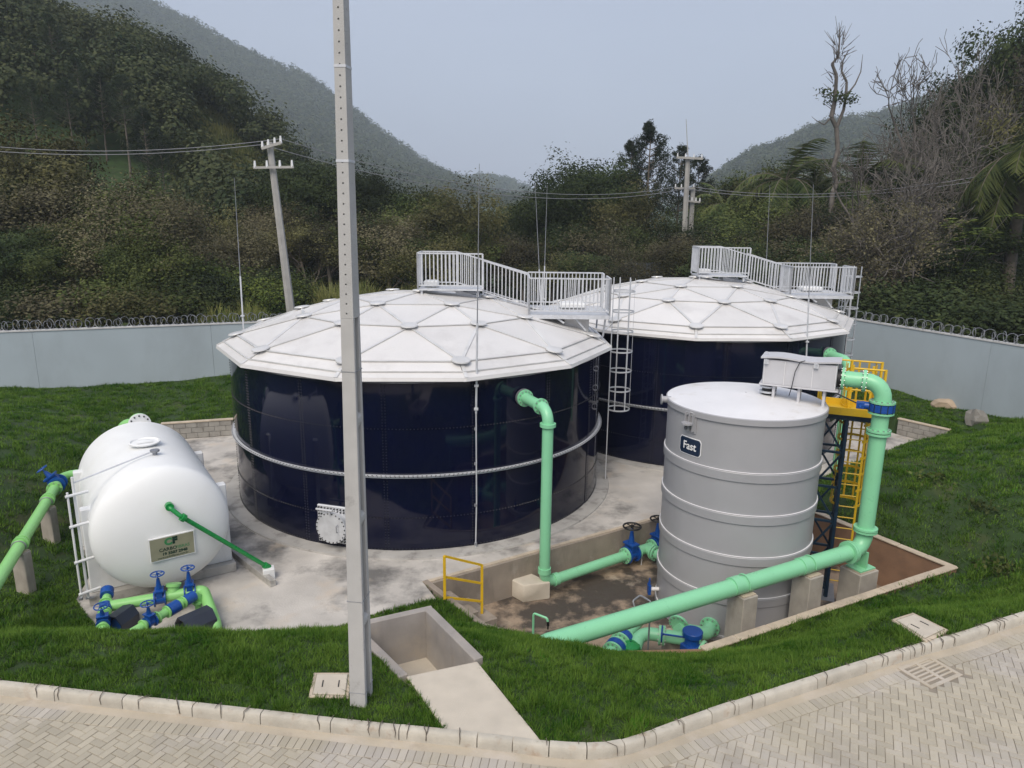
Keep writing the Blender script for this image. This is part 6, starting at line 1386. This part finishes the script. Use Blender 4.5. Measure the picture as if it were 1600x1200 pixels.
keep = ~bare_patch & (rs.random(2600) < .40) & ((Yv > 74) | (U > 300)); woods('hillside_woods', 'mixed green woods covering the nearer left hillside', np.stack([X, Yv, Zg-.4], 1)[keep], rs.uniform(4, 8.5, keep.sum()), 340, .40, 'leaffar', 41)
def hill_pts(prof, y0, y1, z0, u0, u1, n, rs, t0=.25):
    u = rs.uniform(u0, u1, n); t = t0+(1.04-t0)*np.sqrt(rs.random(n)); Yq = y0+(y1-y0)*t; zr = np.maximum(ridge_z(u, prof, y1), z0); k = np.where(t <= 1, t, 1-(t-1)*1.2)
    return np.stack([(u-800)/CAM_F*Yq*.973, Yq, z0+(zr-z0)*k**1.15-1.0], 1)
P = hill_pts(RIDGE_C, 430, 1000, 2, -20, 860, 6200, rs, .15); woods('far_ridge_woods', 'hazy woods covering the far left ridge', P, rs.uniform(13, 27, len(P)), 91, 2.6, 'leaffar', 42)
P = hill_pts(RIDGE_D, 320, 750, 2, 1080, 1640, 1900, rs, .45); woods('right_ridge_woods', 'hazy blue-green woods on the ridge behind the bare trees on the right', P, rs.uniform(11, 22, len(P)), 91, 2.2, 'leaffar', 43)
P = hill_pts(RIDGE_F, 900, 1400, 2, 660, 1080, 900, rs, .5); woods('valley_woods', 'pale hazy woods at the end of the valley', P, rs.uniform(20, 34, len(P)), 56, 4.2, 'leaffar', 44)
# undergrowth outside the walls
def blades(P, h, wdt, lean, rs, mat, name, bend=True, az=None):
    n = len(P); a = rs.uniform(0, 2*PI, n) if az is None else az; d = np.stack([np.cos(a), np.sin(a), np.zeros(n)], 1); s = np.stack([-np.sin(a), np.cos(a), np.zeros(n)], 1)
    ln = (rs.uniform(.15, 1.0, n)*lean)[:, None]; H = h[:, None]; W_ = wdt[:, None] if hasattr(wdt, '__len__') else wdt; zu = np.array([0, 0, 1.0])
    if bend:
        m1 = P+d*H*ln*.35+zu*H*.6; t = P+d*H*ln+zu*H*(1-.35*ln)
        V = np.stack([P-s*W_*.5, P+s*W_*.5, m1+s*W_*.38, m1-s*W_*.38, t], 1).reshape(-1, 3); o = np.arange(n)[:, None]*5
        return fastmesh(name, V, np.vstack([o+np.array([[0, 1, 2]]), o+np.array([[0, 2, 3]]), o+np.array([[3, 2, 4]])]), mat)
    t = P+d*H*ln+zu*H*np.sqrt(np.maximum(.05, 1-ln**2*.5)); V = np.stack([P-s*W_*.5, P+s*W_*.5, t], 1).reshape(-1, 3)
    return fastmesh(name, V, np.arange(3*n).reshape(n, 3), mat)
def outside(X, Y):
    dl_ = (WL1-WL0); dr_ = (WR1-WR0)
    return ((dl_[0]*(Y-WL0[1])-dl_[1]*(X-WL0[0])) > 8) | ((dr_[0]*(Y-WR0[1])-dr_[1]*(X-WR0[0])) < -8)
n = 30000; U = rs.uniform(-120, 1720, n); Yv = 30+36*rs.random(n)**1.3; X = (U-800)/CAM_F*Yv*.973; ok = outside(X, Yv); X, Yv = X[ok], Yv[ok]; Zg = ground_z(X, Yv)
C = np.stack([X, Yv, Zg+np.abs(rs.normal(size=len(X)))*.55], 1); V, F = leaf_quads(C, .42, rs); tag(fastmesh('undergrowth', V, F, 'leafdark'), 'low dark undergrowth beneath the trees outside the walls', 'undergrowth', kind='stuff')
def tall(u0, u1, y0, y1, n, h, label, seed, wd=1.0):
    rs = np.random.default_rng(seed); U = rs.uniform(u0, u1, n); Yq = rs.uniform(y0, y1, n); X = (U-800)/CAM_F*Yq*.973; ok = outside(X, Yq); X, Yq = X[ok], Yq[ok]; Zg = ground_z(X, Yq); cl = .65+.35*np.sin(X*1.7+Yq)*np.cos(Yq*1.3)
    return tag(blades(np.stack([X, Yq, Zg], 1), h*rs.uniform(.6, 1.1, len(X))*cl, rs.uniform(.03, .06, len(X))*wd, .55, rs, 'tallgrass', 'tall_grass'), label, 'tall grass', kind='stuff')
tall(478, 672, 40, 47, 9000, 3.0, 'tall yellow-green reed grass behind the front dome', 51); tall(270, 400, 36, 41, 5000, 2.0, 'tall bright grass behind the left wall near the leaning pole', 52); tall(1340, 1700, 30, 35, 9000, 1.3, 'tall grass just beyond the right wall', 53); tall(270, 450, 62, 110, 26000, 1.5, 'pale grass on the open slope of the left hill', 54, 2.5)

# ---------------------------------------------------------------- lawn
def lawn(n, seed, x0, x1, y0, y1, h0, w0, name, label, tuft=.035):
    rs = np.random.default_rng(seed); per = 22; nt_ = n//per; tx0 = rs.uniform(x0, x1, nt_); ty0 = rs.uniform(y0, y1, nt_); th_ = np.repeat(rs.uniform(.55, 1.35, nt_), per); ox, oy = rs.normal(size=(2, nt_*per))*tuft; X = np.repeat(tx0, per)+ox; Y = np.repeat(ty0, per)+oy; az = np.arctan2(oy, ox)+rs.normal(size=nt_*per)*.7
    kd = kerb_d(X, Y); ok = kd > .0
    for poly in (PAD, PIT, WELL, PATH, H1, H2): ok &= ~inside(X, Y, poly)
    ok &= poly_sd(X, Y, WELL) > .13
    dl_ = (WL1-WL0); dr_ = (WR1-WR0); ok &= ((dl_[0]*(Y-WL0[1])-dl_[1]*(X-WL0[0])) < 0) & ((dr_[0]*(Y-WR0[1])-dr_[1]*(X-WR0[0])) > 0)
    X, Y, th_, az = X[ok], Y[ok], th_[ok], az[ok]; u_, v_, w_ = proj(X, Y, 1.0); ok = (u_ > -160) & (u_ < 1760) & (v_ < 1290); X, Y, th_, az = X[ok], Y[ok], th_[ok], az[ok]
    Z = ground_z(X, Y)
    nz_ = .5+.5*np.sin(X*3.1+2*np.sin(Y*2.3))*np.sin(Y*3.7+1.7*np.sin(X*1.9)); nz2 = .5+.5*np.sin(X*.9+Y*1.3)*np.sin(Y*.7-X*.5)
    h = h0*(.45+.6*nz_+.35*nz2)*rs.uniform(.6, 1.25, len(X))*th_
    ed = poly_sd(X, Y, PAD) < .15; h = np.where(ed, h*.8, h)
    return tag(blades(np.stack([X, Y, Z-.008], 1), h, w0*rs.uniform(.7, 1.3, len(X)), 1.15, rs, 'lawn', name, bend=False, az=az), label, 'grass', kind='stuff')
lawn(640000, 61, -10, 11.5, 7.6, 14.5, .085, .013, 'lawn', 'short green lawn on the bank along the kerb and pit')
lawn(640000, 62, -21, 20, 12.5, 33, .11, .026, 'bank_lawn', 'green lawn on the banks below the perimeter walls', .07)
# runners of grass hanging over the kerb
m = MB(); rs = np.random.default_rng(71)
for k in range(150):
    i = int(rs.uniform(0, len(KERB)-1)) if k < 60 else int(np.clip(rs.normal(0, 14)+rs.choice([430, 470, 520, 560, 600, 215, 260]), 0, len(KERB)-1)); a, b = KERB[i], KF[i]; nrm = norm(np.r_[b-a, 0]); tg = A3(-nrm[1], nrm[0], 0); q = A3(*a, 2.03)-nrm*.02; pts = [q]; L = rs.uniform(.35, 1.5); sl_ = rs.normal()*.35
    for t, dz_ in ((.5, .012), (.98, .004), (1.06, -.05), (1.08, -.13)):
        if t > L+.1: break
        pts.append(A3(*(a+(b-a)*t), 2.025+dz_)+tg*(sl_*t*.13+rs.normal()*.008))
    if len(pts) > 1: m.tube(pts, [.0055]*(len(pts)-1)+[.003], 4)
tag(m.build('grass_runners', 'bark', sharp=0), 'dry grass runners creeping over the kerb edge', 'grass', kind='stuff')
# broad weeds on the right bank
for k, (u, v, z, s) in enumerate(((1495, 850, .9, .35), (1540, 790, 1.3, .25), (1462, 755, 1.3, .3), (1590, 830, 1.6, .3))):
    g = at_z(u, v, z); gzv = float(ground_z(A3(g[0]), A3(g[1]))[0]); C = A3(g[0], g[1], gzv+.06)+rs.normal(size=(130, 3))*np.array([s, s, .05]); V, F = leaf_quads(C, .12, rs, .7)
    tag(fastmesh('weed_patch', V, F, 'leafmid'), ['patch of broadleaf weeds on the right bank beside the pit corner', 'small weed patch higher on the right bank', 'weed patch on the crest of the right bank', 'weed patch at the right edge of the photo on the bank'][k], 'weeds', kind='stuff')

# ---------------------------------------------------------------- utility poles, wires, far fence
def utility_pole(label, b, t_, r0, r1, arms):
    p = thing('utility_pole', label, 'utility pole', b, 'concrete utility poles'); MB().beam(b, t_, r0, r0).build('shaft', 'farpole', p) if False else MB().cyl(b, t_, r0, r1, n=6).build('shaft', 'farpole', p, sharp=20)
    for a, c, wd_ in arms:
        MB().beam(a, c, wd_, wd_).build('crossarm', 'farpole', p); n_ = 4
        for f in (.04, .34, .66, .96): q = np.asarray(a)+(np.asarray(c)-np.asarray(a))*f; MB().cyl(q, q+A3(0, 0, .32), .07, .04, n=6).build('insulator', 'whitewall', p)
    return p
Yp = 36.0; b = at_y(458, 492, Yp); b[2] = float(ground_z(A3(b[0]), A3(b[1]))[0]); t_ = at_y(421, 222, Yp); xl = b-(t_-b)*.0
utility_pole('leaning concrete utility pole with crossarm behind the left of the front dome', b, t_, .23, .15, [(at_y(396, 262, Yp-.3), at_y(459, 261, Yp-.3), .11), (at_y(409, 232, Yp-.3), at_y(440, 223, Yp-.3), .13)])
Yq = 58.0; b2 = at_y(1066, 440, Yq); b2[2] = float(ground_z(A3(b2[0]), A3(b2[1]))[0]); t2 = at_y(1075, 245, Yq)
utility_pole('taller of the two concrete utility poles behind the rear dome, with spike', b2, t2, .28, .18, [(at_y(1057, 246, Yq-.3), at_y(1098, 248, Yq-.3), .16)])
MB().cyl(t2, at_y(1072, 186, Yq), .04, .02, n=6).build('spike', 'farpole', [o for o in bpy.data.objects if o.name == 'utility_pole.001'][0])
b3 = at_y(1074, 440, Yq+1); b3[2] = float(ground_z(A3(b3[0]), A3(b3[1]))[0]); t3 = at_y(1083, 294, Yq+1)
utility_pole('shorter of the two concrete utility poles behind the rear dome', b3, t3, .26, .18, [(at_y(1054, 294, Yq+.7), at_y(1085, 294, Yq+.7), .14), (at_y(1074, 314, Yq+.7), at_y(1094, 316, Yq+.7), .14)])
def wire(label, a, c, sag):
    a = np.asarray(a); c = np.asarray(c); return tag(MB().tube([a+(c-a)*f-A3(0, 0, sag*4*f*(1-f)) for f in np.linspace(0, 1, 24)], .017, 4).build('power_line', 'wire', sharp=0, org=a), label, 'power line', 'power lines')
wire('upper power line from the leaning pole to the left edge', at_y(439, 217, Yp), at_y(-120, 216, 40), .6); wire('lower power line from the leaning pole to the left edge', at_y(410, 226, Yp), at_y(-120, 225, 40), .5)
wire('upper power line from the leaning pole towards the far poles', at_y(439, 217, Yp), at_y(1056, 292, Yq), 1.4); wire('lower power line from the leaning pole towards the far poles', at_y(410, 226, Yp), at_y(1084, 292, Yq), 1.6)
wire('upper power line from the far poles to the right edge', at_y(1083, 292, Yq), at_y(1700, 240, 40), 1.2); wire('lower power line from the far poles to the right edge', at_y(1056, 292, Yq), at_y(1700, 248, 40), 1.3)
fp = thing('sheet_fence', 'grey sheet metal fence seen in the gap between the two domes', 'fence', at_y(975, 440, 52)); xs = [905, 925, 950, 977, 994, 1016, 1040]
for k in range(6):
    a, c = at_y(xs[k], 414 if k < 3 else 410, 52), at_y(xs[k+1]-1, 414 if k < 3 else 410, 52); zb = 1.0; MB().box(((a[0]+c[0])/2, 52+.05*(k % 2), (a[2]+zb)/2), (c[0]-a[0], .05, a[2]-zb)).build('sheet', 'sheet', fp)
for x in xs: a = at_y(x, 409, 51.9); MB().box((a[0], 51.85, (a[2]+1)/2), (.08, .08, a[2]-1)).build('post', 'galvdark', fp)

# ---------------------------------------------------------------- haze
hz = bpy.data.materials.new('haze_air'); hz.use_nodes = True; hn = hz.node_tree; hn.nodes.clear()
pv = hn.nodes.new('ShaderNodeVolumePrincipled'); pv.inputs['Density'].default_value = 0.00048; pv.inputs['Color'].default_value = (0.86, 0.94, 1.0, 1); pv.inputs['Anisotropy'].default_value = 0.2
ho = hn.nodes.new('ShaderNodeOutputMaterial'); hn.links.new(pv.outputs[0], ho.inputs['Volume'])
MAT['haze'] = hz
tag(MB().box((0, 820, 200), (3200, 1900, 406)).build('haze', 'haze', sharp=0), 'pale morning haze filling the valley air', 'haze', kind='stuff')
